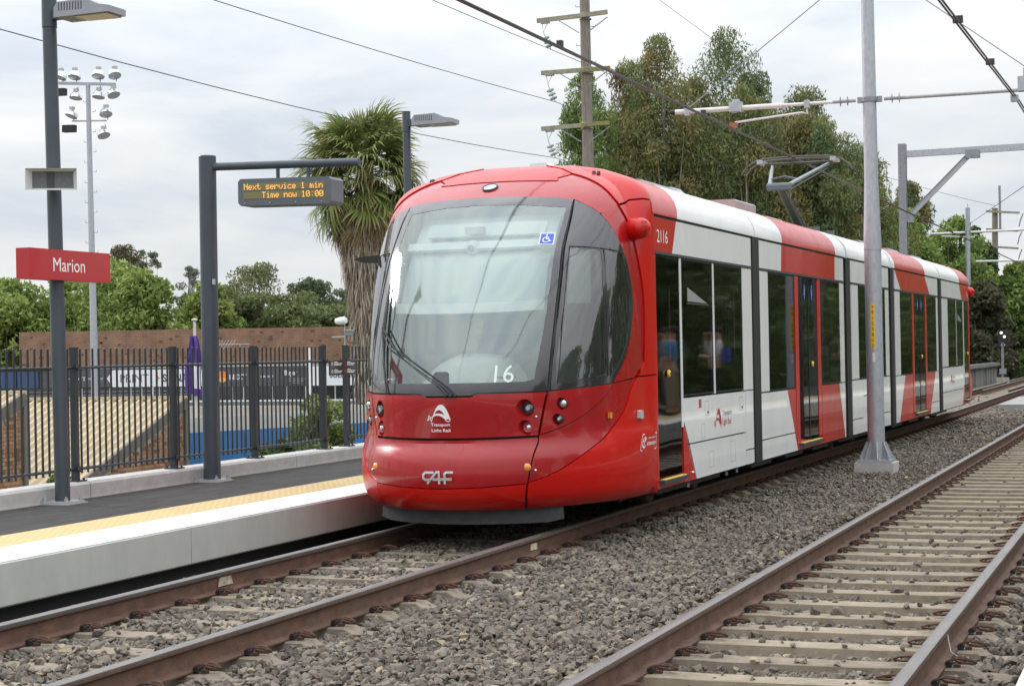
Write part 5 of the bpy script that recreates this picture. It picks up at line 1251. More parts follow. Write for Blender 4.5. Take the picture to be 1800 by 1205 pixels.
# ---- portal frame over the line
H = thing("portal_frame", "galvanised steel portal with a diagonal brace rising behind the tram roof", "gantry", (-2.62, 62, -.3))
def ibeam(p, q, w, h, t=.012):
    mb = MB(); p, q = Vector(p), Vector(q); d = (q - p).normalized(); up = Vector((0, 0, 1)) if abs(d.z) < .9 else Vector((0, 1, 0)); a = d.cross(up).normalized(); b = a.cross(d).normalized()
    mb.beam(p, q, t, h, up=b); mb.beam(p + b * h / 2, q + b * h / 2, w, t, up=b); mb.beam(p - b * h / 2, q - b * h / 2, w, t, up=b); return mb
ibeam((-2.63, 62, -.3), (-2.60, 62, 8.32), .26, .25).build("column", galv_dark, H)
MB().beam((-2.47, 62, 7.97), (9.5, 62, 8.08), .16, .215).build("beam", galv, H)
ibeam((9.5, 62, -.3), (9.5, 62, 8.4), .26, .25).build("column", galv_dark, H)
ibeam((-2.42, 62, 5.86), (-.38, 62, 7.86), .12, .16).build("brace", galv, H)
MB().box(-.52, -.05, 61.9, 62.1, 7.72, 8.0).build("gusset", galv_dark, H); MB().box(-2.50, -2.27, 61.9, 62.1, 5.66, 5.95).build("gusset", galv_dark, H)
# ---- second mast and its arms
m2 = thing("overhead_mast", "slim distant grey mast with long pale arms beyond the rear of the tram", "mast", (-3.45, 90, -.3))
MB().cyl((-3.5, 90, -.3), (-3.40, 90, 8.1), .115, n=14).build("pole", galv, m2, smooth=50); MB().cyl((-3.4, 90, 8.1), (-3.4, 90, 8.3), .015, n=6).build("spike", galv, m2)
MB().cyl((-5.16, 90, 6.90), (-.2, 90, 6.94), .055, n=8).build("cantilever_arm", TW, m2); MB().cyl((-4.65, 90, 6.77), (-3.1, 90, 6.66), .035, n=8).build("steady_arm", TW, m2)
MB().cyl((-3.05, 90, 5.49), (-.2, 90, 5.46), .05, n=8).build("cantilever_arm", TW, m2)
MB().box(-3.55, -3.28, 89.9, 90.1, 6.82, 7.02).build("clamp", galv_dark, m2)
wire("stay_wire", "thin wire sloping down across the sky right of the portal", [cat_(45, 90, 2.609, -3.35, 5.307 + .0, 7.3, 0) + []], .010)
wire("stay_wire", "faint thin wire crossing the sky above the gum trees", [cat_(58, 62, -10.5, -8.0, 13.6, 11.5, 0)], .008)
# ---- signal and bridge parapet
sg = thing("track_signal", "small two lamp shunting signal on a post before the timber parapet", "signal", (-.60, 75, -.05))
MB().box(-.83, -.36, 74.8, 75.2, -.3, .16).build("footing", mat("footing_stone", (.36, .33, .26), .9, var=.2), sg); MB().cyl((-.60, 75, .16), (-.58, 75, 1.56), .05, n=10).build("post", galv_dark, sg, smooth=50)
MB().box(-.72, -.45, 74.93, 75.07, .30, .52).build("terminal_box", galv_dark, sg)
MB().box(-.92, -.18, 74.95, 75.0, 1.40, 1.53).build("plate", black, sg); V, F = fit2d("63", .17, .10); MB().add([(-.56 + a, 74.94, 1.465 + b) for a, b in V], F).build("lettering", mat("sign_grey", (.5, .5, .5)), sg)
MB().box(-.74, -.40, 74.97, 75.03, 1.6, 2.06).build("backplate", black, sg)
lampm = mat("signal_white", (1.0, .97, .88), .4, emit=1.6)
for x, z in ((-.62, 1.95), (-.50, 1.79)): MB().lathe([(.052, 0), (.052, .03), (0, .035)], (x, 74.97, z), (0, -1, 0), 14).build("lamp", lampm, sg)
pr2 = thing("parapet", "weathered grey timber bridge parapet left of the line beyond the tram", "parapet", (-2.2, 85, -.5))
pw = mat("grey_timber", (.20, .20, .19), .9, var=.45, vscale=3, stretch=(3, 3, .4))
MB().beam((-2.05, 66, .60), (-2.1, 125, .45), .30, .16).build("rail", pw, pr2)
kk = None
for i in range(76):
    y = 66.2 + i * .78; q = MB().box(-2.12, -2.02, -.22, .22, -.7, .52) if kk is None else None
    if kk is None: q.v = [(x + 2.2, y_ + .0, z + .5) for x, y_, z in q.v]; kk = q.build("picket", pw); o = kk
    else: o = kk.copy(); COL.objects.link(o)
    o.parent = pr2; o.location = (-.03, y - 85, random.uniform(-.03, .02)); o.rotation_euler = (random.uniform(-.04, .04), 0, random.uniform(-.15, .15))
MB().box(-1.75, -1.25, 64, 66.3, -.4, .02).build("abutment_block", kerbm, pr2)

# ================================================================== LEFT BACKGROUND
def tan_unit(label, y1, z1, x1=-17.8, run=7.6, xl=-46):
    t = thing("sawtooth_shed", label, "shed", (x1, y1, -3.2), "tan roofed brick sheds below the platform")
    sl = .373; y0 = y1 - run; z0 = z1 - run * sl
    rf = MB(); pitch = .29; x = x1; V = []; F = []
    prof = []
    while x > xl:
        for dx, h in ((0, 0), (.05, .07), (.12, .07), (.17, 0)): prof.append((x - dx, h))
        x -= pitch
    n = len(prof)
    for (y, z) in ((y0 - .15, z0 - .15 * sl), (y1, z1)):
        V += [(px, y, z + h) for px, h in prof]
    rf.add(V, [(i, i + 1, n + i + 1, n + i) for i in range(n - 1)]); rf.build("corrugated_roof", mat("tan_roof_sheet", (.40, .315, .185), .5, var=.10, vscale=.8), t)
    MB().beam((x1 + .04, y0 - .15, z0 - .12), (x1 + .04, y1 + .05, z1 - .055), .06, .26).build("barge_board", mat("barge_brown", (.13, .115, .095), .7, var=.2), t)
    MB().box(xl, x1 + .06, y1 - .05, y1 + .12, z1 + .02, z1 + .11).build("ridge_cap", mat("ridge_cream", (.50, .42, .29), .5, var=.08), t)
    MB().prism([(x1 - .02, y0, -3.25), (x1 - .02, y1 - .02, -3.25), (x1 - .02, y1 - .02, z1 - .2), (x1 - .02, y0, z0 - .2)], (-.2, 0, 0)).build("mortar_wall", mat("mortar", (.42, .36, .28), .9, var=.15), t, fix=True)
    MB().box(x1 - .1, x1 + .06, y1 - .03, y1 + .10, -3.2, z1 - .05).build("corner_post", mat("post_grey_brown", (.15, .135, .11), .8), t)
    br = MB(); tint = []; row = 0; z = -3.15
    while z < z1:
        y = y0 + (.12 if row % 2 else 0)
        while y < y1 - .05:
            if z + .09 < z0 - .24 + (y - y0) * sl: br.box(x1 - .025, x1 + random.uniform(-.004, .006), y + .006, min(y + .234, y1 - .04), z + .006, z + .080, random.choice((0, 0, 0, 1, 1, 2)))
            y += .24
        z += .088; row += 1
    br.build("brickwork", [mat("brick_tan", (.36, .21, .115), .9, var=.3, vscale=3), mat("brick_orange", (.33, .15, .075), .9, var=.3, vscale=3), mat("brick_dark", (.17, .10, .065), .9, var=.3, vscale=3)], t, kind="stuff")
tan_unit("long tan corrugated roof shed whose brick side ends at the blue wall", 40.5, .49)
tan_unit("nearer tan roofed brick shed cut off by the left edge", 33.6, .81)

bw = thing("hoarding_wall", "concrete wall painted blue below behind the fence right of the tan shed", "wall", (-16, 44, -3.2))
bl_ = mat("hoarding_blue", (.04, .155, .36), .6, var=.08, vscale=1); gc = mat("pale_wall", (.47, .46, .43), .8, var=.12, vscale=2)
MB().prism([(-20.1, 44, -3.3), (-9, 44, -3.3), (-9, 44, .02), (-20.1, 44, -.53)], (0, .15, 0)).build("painted_band", bl_, bw, fix=True)
MB().prism([(-20.1, 44.05, -3.3), (-9, 44.05, -3.3), (-9, 44.05, .35), (-20.1, 44.05, -.11)], (0, .3, 0)).build("wall_panel", gc, bw, fix=True)
for x in (-19.2, -18.0, -16.8, -15.6, -14.4): MB().box(x - .008, x + .008, 43.992, 44.0, -2.5, -.5).build("panel_joint", grey_dark, bw)
w2 = MB().box(-30, -8, 50, 50.3, -3.2, .03).build("beige_wall", mat("beige_wall", (.50, .46, .40), .8, var=.15, vscale=1)); tag(w2, "beige rendered wall running behind the blue hoarding", "wall")

# ---- shop building with sign fascia
sh = thing("sign_shop", "low dark shop building with a band of print shop signs seen through the fence", "shop", (-35, 70, -3.2))
Y = 70
dk = mat("fascia_charcoal", (.09, .09, .10), .6, var=.06); wh_f = mat("fascia_white", (.78, .80, .82), .5, var=.04); gk = mat("fascia_green_black", (.06, .075, .07), .6); blf = mat("fascia_blue", (.035, .075, .17), .6, var=.1)
MB().box(-78, -8, Y + .12, Y + 10, -3.2, 1.12).build("building_body", mat("shop_grey", (.10, .105, .10), .8, var=.1), sh)
MB().box(-78, -8, Y + .02, Y + .14, 1.13, 1.19).build("fascia_trim", gc, sh)
for i in range(60):
    x = -78 + i * .6; MB().box(x, x + .52, Y + .0, Y + .12, .30, 1.05).build("blue_cladding_sheet", blf, sh) if x < -42.6 else None
MB().box(-42.22, -38.75, Y, Y + .1, .30, 1.08).build("sign_panel", dk, sh)
MB().prism([(-38.74, Y - .01, .30), (-33.57, Y - .01, .30), (-33.57, Y - .01, 1.06), (-38.74, Y - .01, 1.06), (-39.05, Y - .01, .68)], (0, .1, 0)).build("sign_panel", wh_f, sh, fix=True)
MB().box(-33.56, -30.45, Y, Y + .1, .26, 1.08).build("sign_panel", dk, sh); MB().box(-30.44, -28.86, Y, Y + .1, .26, 1.11).build("sign_panel", gk, sh); MB().box(-28.85, -20, Y, Y + .1, .26, 1.10).build("sign_panel", wh_f, sh)
oran = mat("sign_orange", (.85, .22, .03), .5); yell = mat("sign_amber", (.85, .50, .10), .5)
def lay(VF, x, z, m_): flat(MB(), VF, (x, Y - .015, z), (1, 0, 0), (0, 0, 1)).build("sign_lettering", m_, sh)
def hexa(x, z, r):
    P = [(r * math.sin(math.pi / 3 * k), r * math.cos(math.pi / 3 * k)) for k in range(6)]
    lay((P[:], [(0, 5, 4, 3, 2, 1)]), x, z, oran); MB().add([(x + a, Y - .02, z + b) for a, b in ((0, 0), P[4], P[3], P[2])], [(0, 1, 2, 3)]).build("sign_mark", yell, sh)
hexa(-41.55, .70, .29); lay(fit2d("NEXT", 1.0, .17), -40.62, .68, wh_f); lay(fit2d("PRINT GROUP", .75, .09), -39.62, .68, wh_f)
lay(fit2d("PRINT", 1.45, .36), -37.62, .68, dk); lay(fit2d("+", .22, .22), -36.42, .68, oran); lay(fit2d("SIGNAGE", 1.75, .36, bold=.03), -35.30, .68, dk)
hexa(-33.2, .70, .29); lay(fit2d("NEXT", .85, .23, bold=.02), -32.42, .68, wh_f); lay(fit2d("PRINT GROUP", 1.15, .10, bold=.02), -31.28, .68, wh_f)
lay(fit2d("Buyer", .62, .28, bold=.02), -29.85, .80, wh_f)
for k in range(3): lay(([(-.42 + k * .08, 0), (.45 - k * .1, 0), (.45 - k * .1, .025), (-.42 + k * .08, .025)], [(0, 1, 2, 3)]), -29.6, .56 - k * .09, gc)
for k in range(4): MB().beam((-33.3, Y - .02, .36 + k * .03), (-29.0, Y - .02, .92 + k * .05), .01, .012).build("power_wire_reflection", gc, sh) if False else None
lay(fit2d("SOLUTIONS", 1.6, .26, bold=.02), -27.2, .72, dk)
wd = mat("shop_glass", (.02, .025, .027), .15, coat=1)
MB().box(-78, -8, Y + .06, Y + .11, -.33, .27).build("window_band", wd, sh)
x = -44.2
for k in range(27): MB().box(x, x + .045, Y + .02, Y + .06, -.33, .26).build("mullion", gc, sh); x += random.choice((.55, .9, .7, 1.1))
MB().box(-78, -8, Y - .02, Y + .10, -.40, -.33).build("sill", wh_f, sh)
for z in (-.2, -.05, .1): MB().box(-44, -35, Y + .03, Y + .05, z, z + .015).build("glazing_bar", gc, sh)
MB().box(-78, -8, Y - .01, Y + .11, -3.2, -.405).build("lower_wall", mat("render_grey", (.17, .175, .165), .8, var=.12, vscale=1), sh)

# ---- big brick wall behind
brickm = bpy.data.materials.new("brown_brickwork"); brickm.use_nodes = True; nt = brickm.node_tree; b = nt.nodes["Principled BSDF"]; b.inputs["Roughness"].default_value = .92
tcn = nt.nodes.new("ShaderNodeTexCoord"); mpn = nt.nodes.new("ShaderNodeMapping"); mpn.inputs["Rotation"].default_value = (math.radians(90), 0, 0); bt = nt.nodes.new("ShaderNodeTexBrick")
bt.inputs["Scale"].default_value = 1; bt.inputs["Brick Width"].default_value = .42; bt.inputs["Row Height"].default_value = .125; bt.inputs["Mortar Size"].default_value = .016; bt.inputs["Color1"].default_value = (.27, .145, .085, 1); bt.inputs["Color2"].default_value = (.20, .11, .07, 1); bt.inputs["Mortar"].default_value = (.26, .18, .125, 1); bt.inputs["Bias"].default_value = -.3
n3 = nt.nodes.new("ShaderNodeTexNoise"); n3.inputs["Scale"].default_value = 1.3; n3.inputs["Detail"].default_value = 8; mx3 = nt.nodes.new("ShaderNodeMix"); mx3.data_type = "RGBA"; mx3.blend_type = "OVERLAY"; mx3.inputs["Factor"].default_value = .6
L = nt.links.new; L(tcn.outputs["Object"], mpn.inputs["Vector"]); L(mpn.outputs["Vector"], bt.inputs["Vector"]); L(tcn.outputs["Object"], n3.inputs["Vector"]); L(bt.outputs["Color"], mx3.inputs["A"]); L(n3.outputs["Fac"], mx3.inputs["B"]); L(mx3.outputs["Result"], b.inputs["Base Color"])
bb = thing("brick_building", "long plain brown brick building standing behind the sign shop", "building", (-40, 85, -3.2))
MB().prism([(-54.3, 85, -3.2), (-28, 85, -3.2), (-28, 85, 2.97), (-54.3, 85, 3.13)], (0, 12, 0)).build("wall", brickm, bb, fix=True)
random.seed(5)
ph = MB()
for k in range(260):
    x = random.uniform(-54.2, -28.3); row = random.randint(0, 49); z = -3.1 + row * .125; w_ = random.uniform(.12, .26)
    if z > 2.8: continue
    ph.box(x, x + w_, 84.985, 85.0, z, z + .10)
ph.build("proud_brick", mat("burnt_brick", (.15, .085, .06), .95, var=.3), bb, kind="stuff")

# ---- flood light tower
fl = thing("floodlight_tower", "tall grey tower carrying clusters of round stadium floodlights behind the sign", "floodlight", (-36.45, 65, -3.2))
MB().cyl((-36.40, 65, -3.2), (-36.50, 65, 13.0), .18, .095, 12).build("pole", galv, fl, smooth=30)
MB().beam((-37.9, 65, 13.18), (-35.2, 65, 12.95), .14, .11).build("cross_arm", galv, fl); MB().beam((-37.3, 65, 11.55), (-35.65, 65, 11.47), .07, .06).build("cross_arm", galv, fl)
def flood(x, z, up, tilt=0.0):
    ax = Vector((tilt, -.35, -.9)).normalized() if up else Vector((tilt, -.25, -1)).normalized()
    f = MB().lathe([(.07, .22), (.17, .18), (.24, .06), (.27, -.08)][::-1], (x, 65 - .1, z), ax * -1, 16).build("floodlight_bowl", mat("reflector_alloy", (.60, .61, .62), .25, metal=.7), fl, smooth=40)
    MB().box(x - .09, x + .09, 64.85, 65.0, z + .12, z + .34).build("ballast_box", mat("lamp_grey_box", (.45, .46, .46), .5), f)
    MB().tube([(x, 65, z + .1), (x, 65.05, z - .28 if up else z + .42)], .02, 5).build("bracket", galv_dark, f)
for x, z, up, t_ in ((-37.75, 13.45, 1, -.2), (-37.08, 13.42, 1, 0), (-35.93, 13.38, 1, .1), (-35.15, 13.35, 1, .4), (-37.03, 12.55, 0, 0), (-35.93, 12.52, 0, 0), (-35.22, 12.55, 0, .5), (-37.25, 11.80, 1, -.2), (-35.60, 11.78, 1, .3), (-35.73, 10.90, 0, .5)): flood(x, z, up, t_)
for x, z in ((-37.72, 12.78), (-37.28, 11.22)): MB().beam((x - .32, 64.8, z), (x + .25, 64.8, z - .02), .25, .30).build("black_floodlight", black, fl)
for k in range(28):
    z = 12.3 - k * .42
    if abs(z - 11.5) < .1: continue
    sx = 1 if k % 2 else -1; MB().tube([(-36.45 + sx * .13, 65, z), (-36.45 + sx * .28, 65, z), (-36.45 + sx * .29, 65, z + .08)], .012, 4).build("step_rung", galv_dark, fl)

# ---- flag pole, posts, camera, antenna
fp = thing("flagpole", "white flagpole with a limp purple and white flag behind the fence", "flagpole", (-20.07, 45, -3.2))
MB().cyl((-20.07, 45, -3.2), (-20.07, 45, 2.60), .055, .04, 12).build("pole", mat("pole_cream", (.62, .60, .54), .6, var=.12), fp, smooth=40); MB().lathe([(.05, 0), (.09, .02), (.09, .05), (0, .08)], (-20.07, 45, 2.60), n=12).build("finial", mat("pole_cream", (.6, .6, .55)), fp)
fg = MB(); nx, nz_ = 12, 16
for j in range(nz_ + 1):
    t = j / nz_; w_ = .10 + .20 * min(1, t * 2.2)
    for i in range(nx + 1):
        s_ = i / nx; fg.v.append((-20.07 - w_ + 2 * w_ * s_ + .03 * math.sin(t * 7), 44.9 + .07 * math.sin(s_ * 15 + t * 3), 2.18 - 1.6 * t - .15 * s_ * t))
for j in range(nz_):
    for i in range(nx): fg.f.append((j * 13 + i, j * 13 + i + 1, (j + 1) * 13 + i + 1, (j + 1) * 13 + i)); fg.m.append(1 if (6 <= i < 10 and 7 < j < 14) else 0)
fg.build("flag", [mat("flag_purple", (.10, .05, .28), .8, var=.15), whitem], fp, smooth=60)
MB().cyl((-21.5, 45, -3.2), (-21.48, 45, .75), .035, n=8).build("thin_post", interior_white); o = bpy.data.objects["thin_post"]; tag(o, "thin white post standing before the brick side of the tan shed", "post")
o = MB().cyl((-16.49, 45, -3.2), (-16.47, 45, 1.78), .045, n=8).build("white_post", interior_white); tag(o, "bright white post rising above the fence in front of the sign shop", "post")
sc_ = thing("security_camera", "white round security camera on a thin bracketed pole beside the palm trunk", "camera", (-20.6, 56, -3.2))
MB().cyl((-20.62, 56, -3.2), (-20.62, 56, 2.9), .02, n=6).build("pole", galv, sc_); MB().lathe([(.0, -.24), (.10, -.20), (.13, -.05), (.13, .12), (.10, .2), (0, .22)], (-20.70, 55.9, 2.72), (1, -.2, .05), 16).build("housing", interior_white, sc_, smooth=50)
MB().box(-20.56, -20.28, 55.9, 56.0, 2.22, 2.38).build("junction_box", mat("box_teal", (.16, .22, .21), .6), sc_); MB().box(-20.6, -20.3, 55.88, 56.02, 2.385, 2.42).build("box_hood", gc, sc_); MB().cyl((-21.1, 56, 2.17), (-20.45, 56, 2.19), .018, n=6).build("bracket", gc, sc_)
MB().tube([(-20.55, 55.95, 2.3), (-20.5, 55.95, 2.0), (-20.25, 55.95, 1.93), (-20.1, 55.95, 1.98)], .012, 5).build("cable", black, sc_)
an = thing("tv_antenna", "thin television antenna above the sign shop roof left of the flag", "antenna", (-33, 69, 1.1))
MB().cyl((-33.4, 72, 1.1), (-33.4, 72, 2.15), .02, n=6).build("mast", galv, an); MB().cyl((-35.2, 72, 2.12), (-32.9, 72, 2.12), .015, n=5).build("boom", galv, an)
for k in range(9): MB().beam((-35.15 + k * .16, 71.9, 1.93), (-34.95 + k * .16, 72.1, 2.31), .015, .015).build("element", galv, an)

# ================================================================== VEGETATION
def leafmat(name, rough=.6, trans=.3):
    return mat(name, (1, 1, 1), rough, tint=True, trans=trans, spec=.25)
LEAF = leafmat("leaves"); bark = mat("bark", (.20, .17, .14), .9, var=.4, vscale=4, stretch=(4, 4, .6)); barkp = mat("pale_bark", (.38, .33, .28), .85, var=.35, vscale=3, stretch=(3, 3, .5))
def leaf_mesh(name, C, D, S, l, w, tint, m_, parent):
    N = len(C); l = l[:, None]; w = w[:, None]
    V = np.empty((N, 4, 3), np.float32); V[:, 0] = C - D * l; V[:, 1] = C + S * w; V[:, 2] = C + D * l; V[:, 3] = C - S * w
    base = BASE.get(parent.name, Vector()) if parent is not None else Vector(); V -= np.array(base, np.float32)
    me = bpy.data.meshes.new(name); me.vertices.add(N * 4); me.vertices.foreach_set("co", V.ravel())
    me.loops.add(N * 4); me.loops.foreach_set("vertex_index", np.arange(N * 4, dtype=np.int32)); me.polygons.add(N); me.polygons.foreach_set("loop_start", np.arange(0, N * 4, 4, dtype=np.int32)); me.polygons.foreach_set("loop_total", np.full(N, 4, np.int32))
    a = me.attributes.new("tint", "FLOAT_COLOR", "POINT"); T = np.ones((N, 4, 4), np.float32); T[:, :, :3] = tint[:, None, :]; a.data.foreach_set("color", T.ravel())
    me.materials.append(m_); me.update(calc_edges=True)
    o = bpy.data.objects.new(name, me); COL.objects.link(o)
    if parent is not None: o.parent = parent; BASE[o.name] = base
    return o
def unit(v): return v / (np.linalg.norm(v, axis=1, keepdims=True) + 1e-9)
def tree(kind, label, cat, x, y, zt, r, zb, nleaf, cols, shape="round", lsize=.12, nclump=60, droop=.3, group=None, ground=-3.2, trunk=.16, barkm=None, gap=.85, depth=1.0):
    t = thing(kind, label, cat, (x, y, ground), group); rng = np.random.default_rng(int(abs(x * 31 + y * 7)) + nleaf)
    H = zt - zb; cl = []
    while len(cl) < nclump:
        h = rng.random(); 
        if shape == "gum": R = r * (0.28 + 1.05 * math.sin(math.pi * min(1, (1 - h) * .62 + .03)) ** 1.2) if h < .97 else r * .2
        elif shape == "flat": R = r * (1 if h > .35 else .6 + h)
        elif shape == "cone": R = r * (1.05 - h)
        else: R = r * math.sqrt(max(.02, 1 - (2 * h - .85) ** 2 / 1.35))
        a = rng.random() * 2 * math.pi; q = math.sqrt(rng.random()) * .9
        cr_ = r * (rng.uniform(.20, .40) if shape in ("gum", "cone") else rng.uniform(.26, .46)) * (.7 if h > .9 else 1); cl.append((x + math.cos(a) * R * q, y + math.sin(a) * R * q * depth, zb + H * h - cr_ * .4, cr_))
    cl = np.array(cl); cl[:, 2] = np.minimum(cl[:, 2], zt - cl[:, 3] * .75); w = cl[:, 3] ** 2; ids = rng.choice(nclump, nleaf, p=w / w.sum())
    d = unit(rng.normal(size=(nleaf, 3))); rad = cl[ids, 3] * rng.random(nleaf) ** .30
    C = cl[ids, :3] + d * rad[:, None] * np.array([1.05, 1.05, gap])
    D = unit(rng.normal(size=(nleaf, 3)) + np.array([0, 0, -droop * 3])); S = unit(np.cross(D, rng.normal(size=(nleaf, 3))))
    cols = np.array(cols); ci2 = rng.integers(0, len(cols), nclump); base = cols[ci2][ids] * (1 - .3 * rng.random((nleaf, 1))) + cols[rng.integers(0, len(cols), nleaf)] * .22
    tint = np.clip(base * rng.uniform(.80, 1.20, (nleaf, 1)) * .80, 0, 1)
    l = lsize * rng.uniform(.6, 1.3, nleaf); leaf_mesh("crown", C, D, S, l, l * (.24 if shape == "gum" else .45), tint, LEAF, t)
    tk = MB(); top = Vector((x, y, zb + H * .8)); pts = [Vector((x + rng.normal() * .04, y, ground)), Vector((x + rng.normal() * .15, y, (ground + zb) / 2)), Vector((x + rng.normal() * .2, y, zb + H * .35)), top]
    tk.tube(pts, [trunk, trunk * .8, trunk * .55, trunk * .15], 8)
    for i in rng.choice(nclump, min(nclump, 16), replace=False):
        s0 = pts[1].lerp(top, rng.uniform(.1, .8)); e0 = Vector(cl[i, :3]); tk.tube([s0, s0.lerp(e0, .5) + Vector((0, 0, .15)), e0], [trunk * .35, trunk * .22, trunk * .06], 5)
    tk.build("trunk", barkm or bark, t, smooth=60); return t
G1, G2, G3, G4, G5 = (.150, .205, .085), (.215, .26, .10), (.29, .24, .095), (.265, .28, .105), (.115, .165, .078)
gums = [(-19.5, 80, 14.5, 1.5, [(.20, .28, .085), (.16, .24, .075), (.25, .33, .10)], "bright green young gum tree at the left end of the row, behind the timber pole"),
        (-18.6, 84, 15.4, 1.7, [G3, G4, G2, (.14, .09, .045)], "thin rusty gum tree just right of the timber pole"),
        (-16.3, 82, 16.1, 2.1, [G3, G1, G4, G3, G2], "tall gum tree with a rust brown crown tip, left of the tallest pair"),
        (-14.4, 86, 16.8, 2.7, [G1, G5, G2, G1, G4], "tall broad dark green gum tree above the cantilever arm"),
        (-12.4, 82, 13.6, 2.0, [G1, G3, G2, G4], "mid height gum tree behind the white arm of the mast"),
        (-11.0, 88, 14.2, 2.3, [G4, G3, G1, G5], "gum tree with an olive and rust crown just left of the tall steel mast"),
        (-9.1, 84, 12.1, 2.0, [G1, G5, G4], "dark gum tree partly hidden by the tall steel mast"),
        (-8.0, 88, 11.1, 1.9, [(.26, .29, .09), G2, G4], "yellow green gum tree right of the tall steel mast"),
        (-17.5, 83, 13.6, 1.9, [G2, G4, G1], "slightly lower olive gum between the two rusty gums"), (-15.3, 84, 14.3, 1.9, [G1, G2, G3], "green gum filling the notch left of the tallest gum"), (-13.2, 87, 14.8, 1.9, [G1, G5, G2], "dark gum leaning on the right shoulder of the tallest gum"), (-10.2, 85, 12.6, 1.9, [G4, G2, G3], "olive gum right behind the tall steel mast"),
        (-7.5, 100, 10.3, 1.5, [G5, G1, G3], "small dark gum tree behind the portal brace")]
for x, y, zt, r, cols, lab in gums: tree("gum_tree", lab, "gum tree", x, y, zt, r * 1.15, .6, 36000, cols, "gum", .125, 150, .5, "row of gum trees behind the tram", barkm=barkp, trunk=.2, gap=1.15)
# lower storey of the same row so that no bare ground shows above the tram roof
for i, (x, y, zt, r) in enumerate(((-17.8, 92, 8.5, 2.6), (-14.6, 95, 9.0, 2.8), (-11.6, 96, 8.4, 2.8), (-9.2, 98, 7.6, 2.6))):
    tree("understorey_tree", ["dense low tree filling the gap under the rusty gum", "dense low tree behind the pantograph", "dense low tree just right of the pantograph", "dense low tree behind the foot of the tall gum row at its right end"][i], "tree", x, y, zt, r, -1.5, 12000, [G5, G1, G2, G3], "round", .2, 55, .3, "understorey below the gum trees", trunk=.15)
GR1, GR2, GR3 = (.24, .34, .09), (.19, .29, .08), (.30, .39, .11)
rt = [(-6.5, 92, 8.3, 2.1, [GR1, GR2, GR3], "leafy green tree directly behind the portal column"), (-4.9, 96, 8.15, 2.2, [GR1, GR3, GR2], "broad leafy green tree left of the slim distant mast"), (-4.0, 100, 7.8, 1.4, [(.08, .125, .045), (.07, .105, .042)], "narrow dark tree between the slim mast and the distant pole"),
      (-2.9, 90, 4.6, 1.5, [(.13, .125, .07), (.15, .125, .08), (.10, .12, .055)], "brownish thicket tree just past the tram's rear"), (-1.5, 98, 5.8, 1.9, [GR2, GR1, GR3], "green tree behind the shunting signal"), (.6, 102, 6.5, 2.4, [GR2, GR1], "green tree cut by the right edge of the frame"), (-7.8, 90, 6.6, 1.6, [GR2, GR1], "low green tree between the steel mast and the portal column")]
for x, y, zt, r, cols, lab in rt: tree("leafy_tree", lab, "tree", x, y, zt, r, -.9, 22000, cols, "round", .15, 70, .1, "green trees beyond the rear of the tram", ground=-1.5)
LF1, LF2, LF3 = (.27, .36, .095), (.21, .30, .08), (.34, .41, .12)
for x, y, zt, r, lab in ((-67.8, 100, 7.4, 3.2, "bright green tree at the left frame edge"), (-63.9, 98, 6.8, 2.8, "bright green tree below the left end of the name sign"), (-62.2, 102, 7.3, 2.6, "bright green tree behind the first lamp post"), (-57.9, 100, 7.95, 2.9, "tallest bright green tree, right of the name sign"), (-54.6, 98, 7.1, 2.6, "bright green tree right of the floodlight tower"), (-52.6, 103, 6.5, 2.1, "rightmost bright green tree beside the display post")):
    tree("lime_green_tree", lab, "tree", x, y, zt, r, -.5, 15000, [LF1, LF2, LF3], "round", .19, 75, .05, "bright green trees on the left")
OL = [(.155, .195, .070), (.185, .220, .085), (.125, .165, .060)]
for x, y, zt, r, lab in ((-55.9, 107, 6.0, 2.4, "flat topped olive tree partly hidden by the rightmost bright green tree"), (-53.4, 106, 6.3, 2.6, "flat topped olive tree behind the display post's left side"), (-50.3, 108, 6.0, 3.0, "flat topped olive tree right of the display post"), (-47.0, 106, 5.1, 2.8, "low olive tree above the middle of the brick building"), (-44.2, 108, 4.9, 2.6, "low olive tree left of the security camera"), (-41.4, 106, 4.6, 2.2, "low olive tree behind the palm trunk")):
    tree("spreading_tree", lab, "tree", x, y, zt, r, .5, 10000, OL, "flat", .18, 70, .0, "flat topped olive trees above the brick building", gap=.55)
for x, y, zt, r, sh_, cols, lab in ((-62.2, 128, 9.0, 3.0, "round", [(.14, .155, .075), (.11, .13, .065), (.18, .17, .08)], "large far gum tree with a domed open crown"), (-66.3, 130, 7.4, 1.6, "round", [(.14, .155, .075)], "small far tree on the left shoulder of the domed gum"), (-58.6, 130, 7.9, 2.0, "round", [(.085, .11, .06)], "dark far tree right of the domed gum"), (-56.2, 132, 6.9, 1.5, "flat", [(.09, .115, .065)], "far tree with a flat layered crown over the sky gap"),
      (-74.6, 128, 10.9, 1.8, "round", [(.15, .11, .065), (.11, .10, .06)], "dark reddish far tree peeping over the bright green trees"), (-71.2, 126, 10.4, 1.0, "gum", [(.12, .15, .09)], "slim far tree right of the reddish tree"), (-69.6, 130, 9.0, 1.2, "gum", [(.15, .165, .12)], "wispy grey far tree left of the display post")):
    tree("far_tree", lab, "tree", x, y, zt, r * 1.1, zt - (6.5 if r > 1.25 else 3.4), 9000 if r > 1.25 else 2600, [tuple(min(1, 1.5 * q) for q in c) for c in cols], sh_, .15, 60 if r > 1.25 else 26, .2, "far trees on the skyline", gap=.7, trunk=.14)
